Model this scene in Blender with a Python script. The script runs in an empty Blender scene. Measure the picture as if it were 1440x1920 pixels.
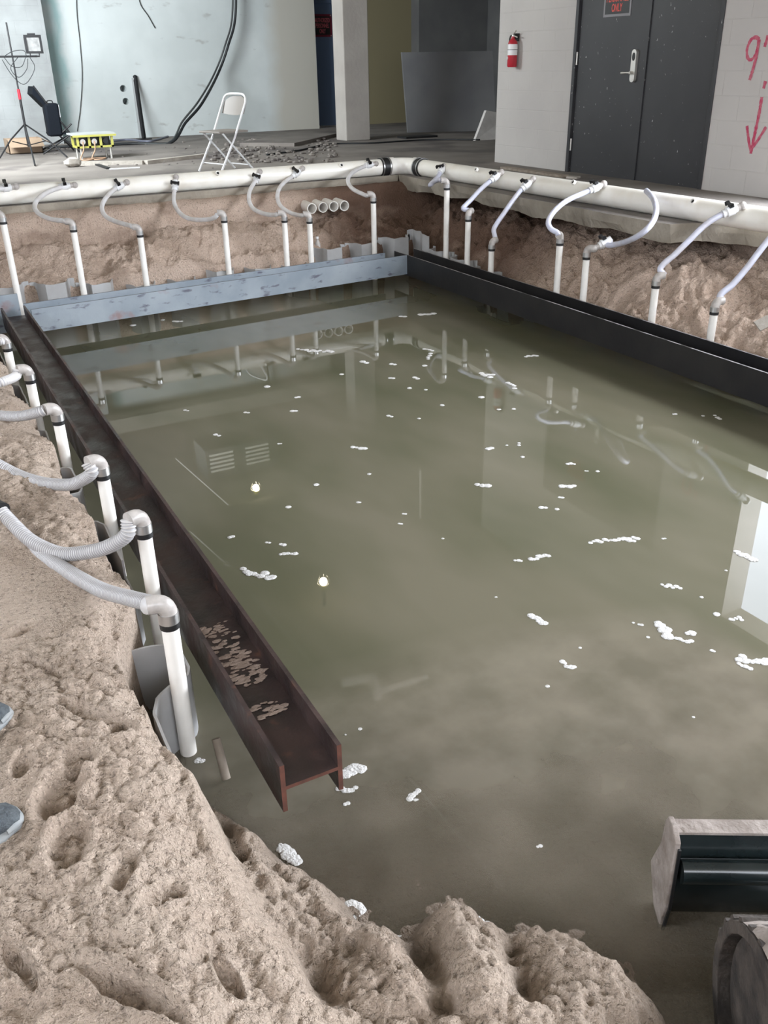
import bpy, math, random
import numpy as np
from mathutils import Vector, Matrix
random.seed(7)
SC = bpy.context.scene
COL = SC.collection
PI = math.pi

# ------------------------------------------------------------------ camera
YAW, PIT, ROL, FPX, CAMZ = -0.49584943, 0.46651571, -0.01838833, 1667.3, 1.1
cy, sy, cp, sp, cr, sr = math.cos(YAW), math.sin(YAW), math.cos(PIT), math.sin(PIT), math.cos(ROL), math.sin(ROL)
FW = np.array([-sy*cp, cy*cp, -sp]); RT0 = np.array([cy, sy, 0.0]); UP0 = np.cross(RT0, FW)
RT = cr*RT0 + sr*UP0; UP = -sr*RT0 + cr*UP0
CAM = np.array([0, 0, CAMZ])
cd = bpy.data.cameras.new('camera'); co = bpy.data.objects.new('camera', cd); COL.objects.link(co)
cd.sensor_fit = 'VERTICAL'; cd.sensor_height = 24.0; cd.lens = 24.0*FPX/1920.0; cd.clip_start = .02; cd.clip_end = 100
m = Matrix.Identity(4)
for i in range(3):
    m[i][0] = RT[i]; m[i][1] = UP[i]; m[i][2] = -FW[i]; m[i][3] = CAM[i]
co.matrix_world = m
SC.camera = co

# ------------------------------------------------------------------ light
SC.view_settings.view_transform = 'Standard'; SC.view_settings.look = 'None'
SC.view_settings.gamma = 1; SC.view_settings.use_curve_mapping = False
SC.view_settings.exposure = 0.1
w = bpy.data.worlds.new('overcast_sky'); SC.world = w; w.use_nodes = True
w.node_tree.nodes['Background'].inputs[0].default_value = (.80, .88, 1, 1)
w.node_tree.nodes['Background'].inputs[1].default_value = 9.0
def area(name, loc, look, sx, sy_, power, col):
    l = bpy.data.lights.new(name, 'AREA'); l.shape = 'RECTANGLE'; l.size = sx; l.size_y = sy_; l.energy = power; l.color = col
    o = bpy.data.objects.new(name, l); COL.objects.link(o); o.location = loc
    d = Vector(look)-Vector(loc); o.rotation_euler = d.to_track_quat('-Z', 'Y').to_euler(); return o
area('daylight_right_door', (7.45, 1.9, 1.75), (1.0, 2.4, -.9), 6.2, 1.5, 560, (.90, .94, 1))
area('fill_left', (-3.7, 3.0, 2.2), (5.0, 8.0, 0.2), 3.6, 1.6, 60, (1, .97, .93))  # fill lamp at an opening added to the unseen left wall
area('fill_rear', (0.5, -2.8, 2.3), (3.0, 9.0, 0.0), 4.0, 1.6, 60, (1, .96, .93))  # fill lamp behind the viewer, at an opening added for it
area('fill_back_hall', (0.2, 12.0, 2.5), (5.0, 17.0, 1.0), 2.5, 1.2, 560, (.88, .95, 1))  # added fill lamp that brightens the back wall, no opening here

# ------------------------------------------------------------------ pixel <-> place
def ray(u, v): return ((u-720)/FPX)*RT - ((v-960)/FPX)*UP + FW
def P(u, v, z=0.0):
    d = ray(u, v); return CAM + d*(z-CAMZ)/d[2]
def onx(u, v, x):
    d = ray(u, v); return CAM + d*x/d[0]
def ony(u, v, y):
    d = ray(u, v); return CAM + d*y/d[1]
def depth(p): return float(np.dot(FW, np.array(p)-CAM))
def atd(u, v, D): return CAM + ray(u, v)*D

# ------------------------------------------------------------------ materials
def mat(name, c1, c2=None, rough=.6, metal=0, scale=6, bump=0, bscale=60, spec=.5, detail=6, rough2=None, lo=.35, hi=.65, coat=0):
    m = bpy.data.materials.new(name); m.use_nodes = True; nt = m.node_tree; N = nt.nodes; L = nt.links
    b = N['Principled BSDF']; b.inputs['Roughness'].default_value = rough; b.inputs['Metallic'].default_value = metal
    b.inputs['Specular IOR Level'].default_value = spec; b.inputs['Coat Weight'].default_value = coat
    tc = N.new('ShaderNodeTexCoord')
    b.inputs['Base Color'].default_value = (*c1, 1)
    if c2:
        n = N.new('ShaderNodeTexNoise'); n.inputs['Scale'].default_value = scale; n.inputs['Detail'].default_value = detail
        r = N.new('ShaderNodeMapRange'); r.inputs[1].default_value = lo; r.inputs[2].default_value = hi
        x = N.new('ShaderNodeMix'); x.data_type = 'RGBA'; x.inputs[6].default_value = (*c1, 1); x.inputs[7].default_value = (*c2, 1)
        L.new(tc.outputs['Object'], n.inputs['Vector']); L.new(n.outputs[0], r.inputs[0]); L.new(r.outputs[0], x.inputs[0]); L.new(x.outputs[2], b.inputs['Base Color'])
        if rough2 is not None:
            rr = N.new('ShaderNodeMapRange'); rr.inputs[3].default_value = rough; rr.inputs[4].default_value = rough2
            L.new(r.outputs[0], rr.inputs[0]); L.new(rr.outputs[0], b.inputs['Roughness'])
    if bump:
        n2 = N.new('ShaderNodeTexNoise'); n2.inputs['Scale'].default_value = bscale; n2.inputs['Detail'].default_value = 5
        bp = N.new('ShaderNodeBump'); bp.inputs['Strength'].default_value = min(1, bump); bp.inputs['Distance'].default_value = .01
        L.new(tc.outputs['Object'], n2.inputs['Vector']); L.new(n2.outputs[0], bp.inputs['Height']); L.new(bp.outputs[0], b.inputs['Normal'])
    return m
def nodes(m): return m.node_tree.nodes, m.node_tree.links, m.node_tree.nodes['Principled BSDF']
def addmix(m, fac, col):
    """lay a colour over the base colour wherever fac (a socket) is 1"""
    N, L, b = nodes(m); x = N.new('ShaderNodeMix'); x.data_type = 'RGBA'
    old = b.inputs['Base Color']
    if old.links: L.new(old.links[0].from_socket, x.inputs[6])
    else: x.inputs[6].default_value = old.default_value
    x.inputs[7].default_value = (*col, 1); L.new(fac, x.inputs[0]); L.new(x.outputs[2], old)
def noisefac(m, scale, lo, hi, stretch=(1, 1, 1), loc=(0, 0, 0), detail=6):
    N, L, b = nodes(m); tc = N.new('ShaderNodeTexCoord'); mp = N.new('ShaderNodeMapping'); mp.inputs['Scale'].default_value = stretch; mp.inputs['Location'].default_value = loc
    n = N.new('ShaderNodeTexNoise'); n.inputs['Scale'].default_value = scale; n.inputs['Detail'].default_value = detail
    r = N.new('ShaderNodeMapRange'); r.inputs[1].default_value = lo; r.inputs[2].default_value = hi
    L.new(tc.outputs['Object'], mp.inputs[0]); L.new(mp.outputs[0], n.inputs['Vector']); L.new(n.outputs[0], r.inputs[0]); return r.outputs[0]
def axisfac(m, axis, lo, hi, wob=0, wscale=3):
    N, L, b = nodes(m); tc = N.new('ShaderNodeTexCoord'); s = N.new('ShaderNodeSeparateXYZ'); L.new(tc.outputs['Object'], s.inputs[0])
    v = s.outputs[axis]
    if wob:
        n = N.new('ShaderNodeTexNoise'); n.inputs['Scale'].default_value = wscale; n.inputs['Detail'].default_value = 5; L.new(tc.outputs['Object'], n.inputs['Vector'])
        a = N.new('ShaderNodeMath'); a.operation = 'MULTIPLY_ADD'; a.inputs[1].default_value = wob; L.new(n.outputs[0], a.inputs[0]); L.new(v, a.inputs[2]); v = a.outputs[0]
    r = N.new('ShaderNodeMapRange'); r.inputs[1].default_value = lo; r.inputs[2].default_value = hi; L.new(v, r.inputs[0]); return r.outputs[0]
def mul(m, a, b_):
    N, L, b = nodes(m); x = N.new('ShaderNodeMath'); x.operation = 'MULTIPLY'; L.new(a, x.inputs[0]); L.new(b_, x.inputs[1]); return x.outputs[0]

M = {}
M['pvc'] = mat('white_pvc', (.88, .85, .80), (.78, .74, .68), rough=.35, scale=9, lo=.45, hi=.8)
M['header'] = mat('cream_header_pipe', (.90, .87, .80), (.78, .72, .62), rough=.33, scale=5, lo=.5, hi=.85)
M['hose'] = mat('grey_white_hose', (.72, .71, .72), (.62, .59, .57), rough=.38, scale=12)
M['groove'] = mat('hose_groove', (.36, .35, .355), rough=.5)
M['elbow'] = mat('cloudy_elbow', (.50, .46, .43), (.36, .33, .31), rough=.3, scale=30)
M['rubber'] = mat('black_rubber', (.010, .010, .011), rough=.45)
M['blackmetal'] = mat('black_painted_metal', (.007, .007, .008), (.014, .014, .016), rough=.5, scale=20)
M['steel'] = mat('bright_steel', (.6, .6, .6), rough=.3, metal=.9)
M['chrome'] = mat('brushed_steel', (.62, .6, .56), rough=.38, metal=.7)
M['red'] = mat('red_paint', (.45, .02, .035), rough=.3)
M['white'] = mat('white_paint', (.78, .78, .78), rough=.4)
M['chairplastic'] = mat('beige_plastic', (.24, .215, .19), rough=.5)
M['yellow'] = mat('yellow_paint', (.42, .40, .09), rough=.4)
M['fabric'] = mat('black_fabric', (.006, .008, .012), rough=.85, spec=.15, bump=.3)
M['card'] = mat('cardboard', (.36, .26, .18), rough=.8)
M['cable'] = mat('dark_cable', (.012, .014, .016), rough=.55)
M['vinyl'] = mat('grey_vinyl', (.44, .44, .44), (.34, .33, .32), rough=.4, scale=4)
M['far_beam'] = mat('blue_grey_primed_steel', (.20, .235, .27), (.29, .325, .355), rough=.42, scale=3, bump=.15, bscale=25)
addmix(M['far_beam'], noisefac(M['far_beam'], 9, .60, .70, (1, 1, 2.5)), (.10, .10, .13))
addmix(M['far_beam'], noisefac(M['far_beam'], 3.5, .62, .70, (1, 1, 1), (4, 2, 1)), (.24, .17, .17))
M['right_beam'] = mat('black_primed_steel', (.010, .0095, .011), (.018, .017, .017), rough=.45, scale=5, bump=.1, bscale=30)
M['left_beam'] = mat('dark_rusty_steel', (.022, .016, .016), (.055, .032, .028), rough=.32, scale=8, bump=.25, bscale=40, rough2=.6)
addmix(M['left_beam'], noisefac(M['left_beam'], 14, .62, .80), (.13, .06, .04))
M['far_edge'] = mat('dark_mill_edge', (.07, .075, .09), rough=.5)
M['pale_edge'] = mat('patchy_pale_edge', (.30, .29, .30), (.03, .03, .03), rough=.4, scale=9, lo=.5, hi=.62)  # pale flange top broken by black patches
M['hose_blue'] = mat('bluish_white_hose', (.62, .64, .78), (.55, .54, .60), rough=.35, scale=10)
M['beam_edge'] = mat('bare_rust_edge', (.17, .065, .045), (.09, .04, .03), rough=.6, scale=25)
M['concrete'] = mat('dusty_concrete', (.17, .15, .135), (.235, .212, .19), rough=.85, scale=1.6, bump=.35, bscale=30)
addmix(M['concrete'], noisefac(M['concrete'], .9, .52, .62, (1, 1, 1), (3, 1, 0)), (.12, .105, .098))
M['slabedge'] = mat('rough_concrete_edge', (.36, .32, .26), (.25, .22, .18), rough=.9, scale=5, bump=.8, bscale=25)
M['backwall'] = mat('whitewashed_wall', (.62, .66, .655), (.53, .57, .565), rough=.7, scale=1.2, bump=.2, bscale=8)
addmix(M['backwall'], noisefac(M['backwall'], 2.5, .64, .72, (1, 1, 2.2)), (.40, .41, .40))
addmix(M['backwall'], axisfac(M['backwall'], 0, 7.05, 7.4, .25), (.50, .48, .42))
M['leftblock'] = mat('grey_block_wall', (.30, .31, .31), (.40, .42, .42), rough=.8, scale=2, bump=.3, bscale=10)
M['rightwall'] = mat('white_block_wall', (.50, .475, .45), (.46, .435, .415), rough=.7, scale=1.5, bump=.12, bscale=30)
M['door'] = mat('charcoal_door', (.029, .029, .032), (.038, .038, .041), rough=.45, scale=2)
addmix(M['door'], mul(M['door'], noisefac(M['door'], 38, .68, .70, (1, 1, .55)), noisefac(M['door'], 2.3, .42, .52)), (.33, .33, .32))
M['bluedoor'] = mat('dark_blue_door', (.09, .13, .21), rough=.4)
M['plaster'] = mat('pillar_plaster', (.43, .40, .365), (.36, .33, .30), rough=.8, scale=2, bump=.25, bscale=20)
M['olive'] = mat('olive_plaster', (.22, .19, .11), rough=.8)
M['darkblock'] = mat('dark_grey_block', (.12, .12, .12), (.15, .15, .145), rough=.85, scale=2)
M['ceil'] = mat('board_marked_concrete', (.34, .32, .27), (.27, .255, .215), rough=.85, scale=1.2)
M['wood'] = mat('weathered_board', (.33, .28, .23), (.22, .18, .14), rough=.85, scale=14)
M['foam'] = mat('white_foam', (.74, .73, .72), (.60, .58, .56), rough=.5, scale=60, bump=.8, bscale=140)
M['track'] = mat('muddy_rubber', (.030, .026, .024), (.10, .082, .070), rough=.85, scale=14, bump=.6, bscale=60)
M['exgloss'] = mat('glossy_dark_green_paint', (.009, .014, .015), (.016, .022, .023), rough=.2, scale=10)
M['mud'] = mat('dried_mud', (.36, .31, .28), (.24, .20, .175), rough=.9, scale=20, bump=.8, bscale=60)
M['sneaker'] = mat('grey_knit', (.10, .115, .125), (.06, .07, .08), rough=.8, scale=60, bump=.7, bscale=160)
M['sole'] = mat('grey_rubber_sole', (.26, .28, .29), (.34, .34, .33), rough=.6, scale=20)
M['stone'] = mat('pale_stone', (.46, .42, .37), (.34, .31, .27), rough=.9, scale=8, bump=.6)
M['spray'] = mat('red_spray_paint', (.42, .03, .09), (.50, .14, .18), rough=.6, scale=25)
M['soil'] = mat('sand_grit', (.40, .31, .26), (.30, .225, .185), rough=.95, scale=25, bump=.8, bscale=80)

# white painted block joints on the right wall and left pilaster
for k, (bw, bh, rot) in {'rightwall': (.4, .2, 1), 'leftblock': (.4, .2, 0)}.items():
    m_ = M[k]; N, L, b = nodes(m_); tc = N.new('ShaderNodeTexCoord'); s = N.new('ShaderNodeSeparateXYZ'); c = N.new('ShaderNodeCombineXYZ')
    L.new(tc.outputs['Object'], s.inputs[0]); L.new(s.outputs[1 if rot else 0], c.inputs[0]); L.new(s.outputs[2], c.inputs[1])
    br = N.new('ShaderNodeTexBrick'); br.inputs['Scale'].default_value = 1; br.inputs['Brick Width'].default_value = bw; br.inputs['Row Height'].default_value = bh
    br.inputs['Mortar Size'].default_value = .006; br.inputs['Mortar Smooth'].default_value = .6
    L.new(c.outputs[0], br.inputs[0]); bp = N.new('ShaderNodeBump'); bp.invert = True; bp.inputs['Strength'].default_value = .35; bp.inputs['Distance'].default_value = .01
    L.new(br.outputs['Fac'], bp.inputs['Height']); L.new(b.inputs['Normal'].links[0].from_socket, bp.inputs['Normal']); L.new(bp.outputs[0], b.inputs['Normal'])
# teal paint run on the back wall, near its left end
f_ = mul(M['backwall'], axisfac(M['backwall'], 0, 3.62, 3.50, .35, 2.0), noisefac(M['backwall'], 2.2, .35, .5, (1, 1, .35), (1, 0, 0)))
addmix(M['backwall'], f_, (.33, .47, .47))
addmix(M['backwall'], axisfac(M['backwall'], 0, 3.32, 3.22, .35, 2.5), (.40, .47, .47))
# board marks on the ceiling
m_ = M['ceil']; N, L, b = nodes(m_); tc = N.new('ShaderNodeTexCoord'); br = N.new('ShaderNodeTexBrick'); br.inputs['Scale'].default_value = 1
br.inputs['Brick Width'].default_value = 1.9; br.inputs['Row Height'].default_value = .62; br.inputs['Mortar Size'].default_value = .012
L.new(tc.outputs['Object'], br.inputs[0]); addmix(m_, br.outputs['Fac'], (.48, .46, .38))

# sand: dry pinkish crumbs, darker and smoother where wet, plus painted dimness on the low lobes
def sandmat(name, d1, d2, w1, wet_dim_lo, wet_dim_hi):
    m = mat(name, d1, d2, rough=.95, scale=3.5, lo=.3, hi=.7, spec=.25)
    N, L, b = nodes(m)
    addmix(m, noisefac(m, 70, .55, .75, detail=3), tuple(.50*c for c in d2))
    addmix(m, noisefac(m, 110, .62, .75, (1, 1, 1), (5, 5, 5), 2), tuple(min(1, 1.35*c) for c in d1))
    wf = axisfac(m, 2, wet_dim_hi, wet_dim_lo, .10, 9)
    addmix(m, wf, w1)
    tc = N.new('ShaderNodeTexCoord')
    n1 = N.new('ShaderNodeTexNoise'); n1.inputs['Scale'].default_value = 220; n1.inputs['Detail'].default_value = 4
    n2 = N.new('ShaderNodeTexNoise'); n2.inputs['Scale'].default_value = 55; n2.inputs['Detail'].default_value = 5
    L.new(tc.outputs['Object'], n1.inputs['Vector']); L.new(tc.outputs['Object'], n2.inputs['Vector'])
    b1 = N.new('ShaderNodeBump'); b1.inputs['Strength'].default_value = .9; b1.inputs['Distance'].default_value = .004
    b2 = N.new('ShaderNodeBump'); b2.inputs['Strength'].default_value = .9; b2.inputs['Distance'].default_value = .02
    L.new(n1.outputs[0], b1.inputs['Height']); L.new(n2.outputs[0], b2.inputs['Height']); L.new(b2.outputs[0], b1.inputs['Normal']); L.new(b1.outputs[0], b.inputs['Normal'])
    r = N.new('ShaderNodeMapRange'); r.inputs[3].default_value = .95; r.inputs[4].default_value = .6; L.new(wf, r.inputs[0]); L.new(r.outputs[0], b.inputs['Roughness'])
    return m
M['sand'] = sandmat('pink_sand', (.56, .455, .37), (.46, .36, .285), (.25, .195, .15), -.80, -.58)  # damp band raised and darkened to stand in for dimmer light on low lobes
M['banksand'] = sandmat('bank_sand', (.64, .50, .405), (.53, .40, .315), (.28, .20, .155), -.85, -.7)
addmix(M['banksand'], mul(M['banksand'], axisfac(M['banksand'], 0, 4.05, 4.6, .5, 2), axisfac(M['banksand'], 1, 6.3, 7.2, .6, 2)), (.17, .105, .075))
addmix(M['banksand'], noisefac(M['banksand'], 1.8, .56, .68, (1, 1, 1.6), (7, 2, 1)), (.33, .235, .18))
M['bed'] = sandmat('pit_bed', (.30, .26, .20), (.22, .19, .14), (.25, .22, .17), -5, -4.9)

# ------------------------------------------------------------------ mesh helpers
ORG = {}
class MB:
    def __init__(s): s.v = []; s.f = []; s.mi = []; s.cur = 0
    def add(s, vs, fs):
        n = len(s.v); s.v.extend([tuple(map(float, a)) for a in vs]); s.f.extend([tuple(i+n for i in f) for f in fs]); s.mi.extend([s.cur]*len(fs)); return s
    def box(s, a, b, R=None, c=None):
        x0, y0, z0 = a; x1, y1, z1 = b
        vs = [(x0, y0, z0), (x1, y0, z0), (x1, y1, z0), (x0, y1, z0), (x0, y0, z1), (x1, y0, z1), (x1, y1, z1), (x0, y1, z1)]
        if R is not None: vs = [tuple((R @ Vector(v)) + Vector(c)) for v in vs]
        return s.add(vs, [(3, 2, 1, 0), (4, 5, 6, 7), (0, 1, 5, 4), (1, 2, 6, 5), (2, 3, 7, 6), (3, 0, 4, 7)])
    def tube(s, pts, r, seg=12, cap=True, rs=None):
        pts = [Vector(p) for p in pts]; n = len(pts)
        t0 = (pts[1]-pts[0]).normalized(); up = Vector((0, 0, 1)) if abs(t0.z) < .9 else Vector((1, 0, 0))
        nrm = t0.cross(up).normalized(); vs = []; fs = []
        for i, p in enumerate(pts):
            t = (pts[min(i+1, n-1)]-pts[max(i-1, 0)]); t = t.normalized() if t.length > 1e-9 else t0
            nrm = (nrm - t*nrm.dot(t)).normalized(); bn = t.cross(nrm); rr = rs[i] if rs else r
            for k in range(seg):
                a = 2*PI*k/seg; vs.append(p + nrm*(rr*math.cos(a)) + bn*(rr*math.sin(a)))
        for i in range(n-1):
            for k in range(seg):
                a = i*seg+k; b = i*seg+(k+1) % seg; fs.append((a, b, b+seg, a+seg))
        if cap: fs.append(tuple(reversed(range(seg)))); fs.append(tuple(range((n-1)*seg, n*seg)))
        return s.add(vs, fs)
    def cyl(s, a, b, r, seg=16, r2=None): return s.tube([a, b], r, seg, True, [r, r if r2 is None else r2])
    def ring(s, a, b, ro, ri, seg=24):
        a = Vector(a); b = Vector(b); t = (b-a).normalized(); up = Vector((0, 0, 1)) if abs(t.z) < .9 else Vector((1, 0, 0)); n = t.cross(up).normalized(); bn = t.cross(n); vs = []; fs = []
        for (p, r) in ((a, ro), (b, ro), (b, ri), (a, ri)):
            for k in range(seg): an = 2*PI*k/seg; vs.append(p+n*(r*math.cos(an))+bn*(r*math.sin(an)))
        for q in range(4):
            for k in range(seg): k2 = (k+1) % seg; q2 = (q+1) % 4; fs.append((q*seg+k, q*seg+k2, q2*seg+k2, q2*seg+k))
        return s.add(vs, fs)
    def ball(s, c, r, seg=12, rings=8, sc=(1, 1, 1), jit=0, rnd=random):
        vs = [(c[0], c[1], c[2]+r*sc[2])]; fs = []
        for i in range(1, rings):
            th = PI*i/rings
            for k in range(seg):
                a = 2*PI*k/seg; q = r*(1+jit*(rnd.random()-.5)); vs.append((c[0]+q*sc[0]*math.sin(th)*math.cos(a), c[1]+q*sc[1]*math.sin(th)*math.sin(a), c[2]+q*sc[2]*math.cos(th)))
        vs.append((c[0], c[1], c[2]-r*sc[2])); last = len(vs)-1
        for k in range(seg): fs.append((0, 1+k, 1+(k+1) % seg))
        for i in range(rings-2):
            for k in range(seg): a = 1+i*seg+k; b = 1+i*seg+(k+1) % seg; fs.append((a, a+seg, b+seg, b))
        for k in range(seg): fs.append((last, 1+(rings-2)*seg+(k+1) % seg, 1+(rings-2)*seg+k))
        return s.add(vs, fs)
    def prism(s, prof, a, b):
        """profile points (3-D) swept by vector b-a"""
        n = len(prof); d = Vector(b)-Vector(a); vs = [Vector(p) for p in prof]+[Vector(p)+d for p in prof]
        fs = [tuple(reversed(range(n))), tuple(range(n, 2*n))]+[(i, (i+1) % n, n+(i+1) % n, n+i) for i in range(n)]
        return s.add(vs, fs)
    def build(s, name, material, parent=None, smooth=True, sharp=40, bevel=0, fix=True):
        o0 = ORG.get(parent.name, (0, 0, 0)) if parent else (0, 0, 0)
        me = bpy.data.meshes.new(name); me.from_pydata([(v[0]-o0[0], v[1]-o0[1], v[2]-o0[2]) for v in s.v], [], s.f)
        ms = material if isinstance(material, (list, tuple)) else [material]
        for mm in ms: me.materials.append(mm)
        if len(ms) > 1: me.polygons.foreach_set('material_index', s.mi)
        me.update()
        import bmesh as _b
        if len(s.v) < 60000 and fix:
            bm = _b.new(); bm.from_mesh(me); _b.ops.recalc_face_normals(bm, faces=bm.faces); bm.to_mesh(me); bm.free()
        if smooth:
            me.polygons.foreach_set('use_smooth', [True]*len(me.polygons)); me.set_sharp_from_angle(angle=math.radians(sharp))
        o = bpy.data.objects.new(name, me); COL.objects.link(o)
        if parent: o.parent = parent; ORG[o.name] = o0
        else: ORG[o.name] = (0, 0, 0)
        if bevel:
            bv = o.modifiers.new('bevel', 'BEVEL'); bv.width = bevel; bv.segments = 2; bv.limit_method = 'ANGLE'
        return o
def thing(name, label, cat, loc=(0, 0, 0), group=None):
    o = bpy.data.objects.new(name, None); COL.objects.link(o); o.location = [float(a) for a in loc]; o.empty_display_size = .05
    o['label'] = label; o['category'] = cat; ORG[o.name] = tuple(float(a) for a in loc)
    if group: o['group'] = group
    return o
def tag(o, label, cat, group=None, kind=None):
    o['label'] = label; o['category'] = cat
    if group: o['group'] = group
    if kind: o['kind'] = kind
    return o
def struct(o, label=None):
    o['kind'] = 'structure'
    if label: o['label'] = label
    return o
def catmull(pts, n=12):
    p = [np.array(a, float) for a in pts]; p = [2*p[0]-p[1]]+p+[2*p[-1]-p[-2]]; out = []
    for i in range(1, len(p)-2):
        for k in range(n):
            t = k/n; a, b, c, d = p[i-1], p[i], p[i+1], p[i+2]
            out.append(.5*((2*b)+(-a+c)*t+(2*a-5*b+4*c-d)*t*t+(-a+3*b-3*c+d)*t**3))
    out.append(p[-2]); return out
def resample(pts, step):
    pts = [np.array(p) for p in pts]; d = [0]
    for a, b in zip(pts, pts[1:]): d.append(d[-1]+np.linalg.norm(b-a))
    n = max(2, int(d[-1]/step)); q = np.linspace(0, d[-1], n+1); A = np.array(pts)
    return [np.array([np.interp(t, d, A[:, k]) for k in range(3)]) for t in q]

# ------------------------------------------------------------------ noise for the ground
RNG = np.random.RandomState(11); LAT = RNG.rand(256, 256)
def vnoise(x, y):
    xi = np.floor(x).astype(int); yi = np.floor(y).astype(int); fx = x-xi; fy = y-yi; fx = fx*fx*(3-2*fx); fy = fy*fy*(3-2*fy)
    g = lambda i, j: LAT[i & 255, j & 255]
    return (g(xi, yi)*(1-fx)+g(xi+1, yi)*fx)*(1-fy)+(g(xi, yi+1)*(1-fx)+g(xi+1, yi+1)*fx)*fy
def fbm(x, y, wl, octs, gain=.5):
    s = np.zeros_like(x); a = 1.0; f = 1/wl; tot = 0
    for i in range(octs):
        c, sn = math.cos(i*1.1), math.sin(i*1.1)
        s += a*(vnoise((x*c-y*sn)*f+17.3*i, (x*sn+y*c)*f+5.1*i)*2-1); tot += a; a *= gain; f *= 2
    return s/tot
def billow(x, y, wl, octs, gain=.55):
    s = np.zeros_like(x); a = 1.0; f = 1/wl; tot = 0
    for i in range(octs):
        c, sn = math.cos(i*1.7+.4), math.sin(i*1.7+.4)
        s += a*(1-np.abs(vnoise((x*c-y*sn)*f+31.7*i, (x*sn+y*c)*f+9.9*i)*2-1)*2); tot += a; a *= gain; f *= 2
    return s/tot
def sstep(a, b, x):
    t = np.clip((x-a)/(b-a), 0, 1); return t*t*(3-2*t)
def segd(x, y, pl):
    best = np.full_like(x, 1e9)
    for (a, b) in zip(pl, pl[1:]):
        ax, ay = a; bx, by = b; dx, dy = bx-ax, by-ay; t = np.clip(((x-ax)*dx+(y-ay)*dy)/(dx*dx+dy*dy), 0, 1)
        best = np.minimum(best, np.hypot(x-ax-t*dx, y-ay-t*dy))
    return best
def grains(x, y, cell, seed=0):
    # packed round crumbs: nearest hemisphere of random size
    gx = x/cell; gy = y/cell; xi = np.floor(gx).astype(int); yi = np.floor(gy).astype(int); best = np.zeros_like(x)
    for dx in (-1, 0, 1):
        for dy in (-1, 0, 1):
            i = xi+dx+seed; j = yi+dy+seed*3; rx = LAT[i & 255, j & 255]; ry = LAT[(i+77) & 255, (j+31) & 255]; rr = .30+.45*LAT[(i+13) & 255, (j+91) & 255]
            d2 = (gx-(xi+dx+rx))**2+(gy-(yi+dy+ry))**2; best = np.maximum(best, np.sqrt(np.maximum(0, rr*rr-d2)))
    return best*cell
def inside(x, y, pg):
    c = np.zeros(x.shape, bool); n = len(pg)
    for i in range(n):
        x1, y1 = pg[i]; x2, y2 = pg[(i+1) % n]
        cond = ((y1 > y) != (y2 > y)) & (x < (x2-x1)*(y-y1)/((y2-y1)+1e-12)+x1); c ^= cond
    return c

WZ = -.88
SHORE = [(.44, 8.6), (.44, 2.6), (.45, 2.204), (.435, 2.03), (.50, 1.88), (.561, 1.773), (.602, 1.643), (.67, 1.485), (.674, 1.373), (.74, 1.31), (.83, 1.35), (.917, 1.326), (.953, 1.232), (1.04, 1.147), (1.124, 1.065), (1.159, .915), (1.19, .80), (1.10, .60), (1.0, .3), (.9, -.6)]
LAND = [(-6, 8.6)]+SHORE+[(-6, -.6)]
EXF = np.array([.51, .86]); EXR = np.array([.86, -.51]); EX0 = np.array([1.27, .82])
PRINTS = [((112, 1490), .10, .055, 60, .040), ((128, 1592), .085, .05, 70, .035), ((232, 1628), .055, .035, 60, .030), ((300, 1665), .06, .03, 20, .03), ((185, 1345), .16, .028, -55, .03),
          ((35, 1800), .08, .02, -70, .03), ((245, 1850), .14, .032, -55, .045), ((225, 1370), .05, .04, 0, .03), ((150, 1425), .05, .045, 30, .03), ((40, 1440), .05, .03, 70, .022),
          ((420, 1790), .05, .022, -80, .03), ((250, 1790), .11, .03, 0, -.006), ((75, 1345), .07, .05, 20, -.010), ((30, 1880), .07, .05, 40, .02), ((250, 1150), .05, .03, 0, .012),
          ((40, 1180), .06, .03, 30, .02), ((80, 1250), .10, .02, -60, .02), ((150, 1000), .08, .04, 20, .012), ((160, 960), .05, .03, 20, .012)]
RIDGES = [((705, 1770), (770, 1900), .055, .055), ((866, 1745), (900, 1920), .065, .050), ((1030, 1775), (1170, 1915), .07, .055), ((560, 1640), (640, 1760), .05, .045), ((480, 1620), (560, 1800), .05, .03),
          ((575, 1830), (610, 1930), .04, -.055), ((790, 1800), (830, 1940), .045, -.055), ((960, 1800), (985, 1920), .03, -.05), ((400, 1520), (470, 1600), .05, .05), ((420, 1560), (455, 1640), .02, -.04)]
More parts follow.
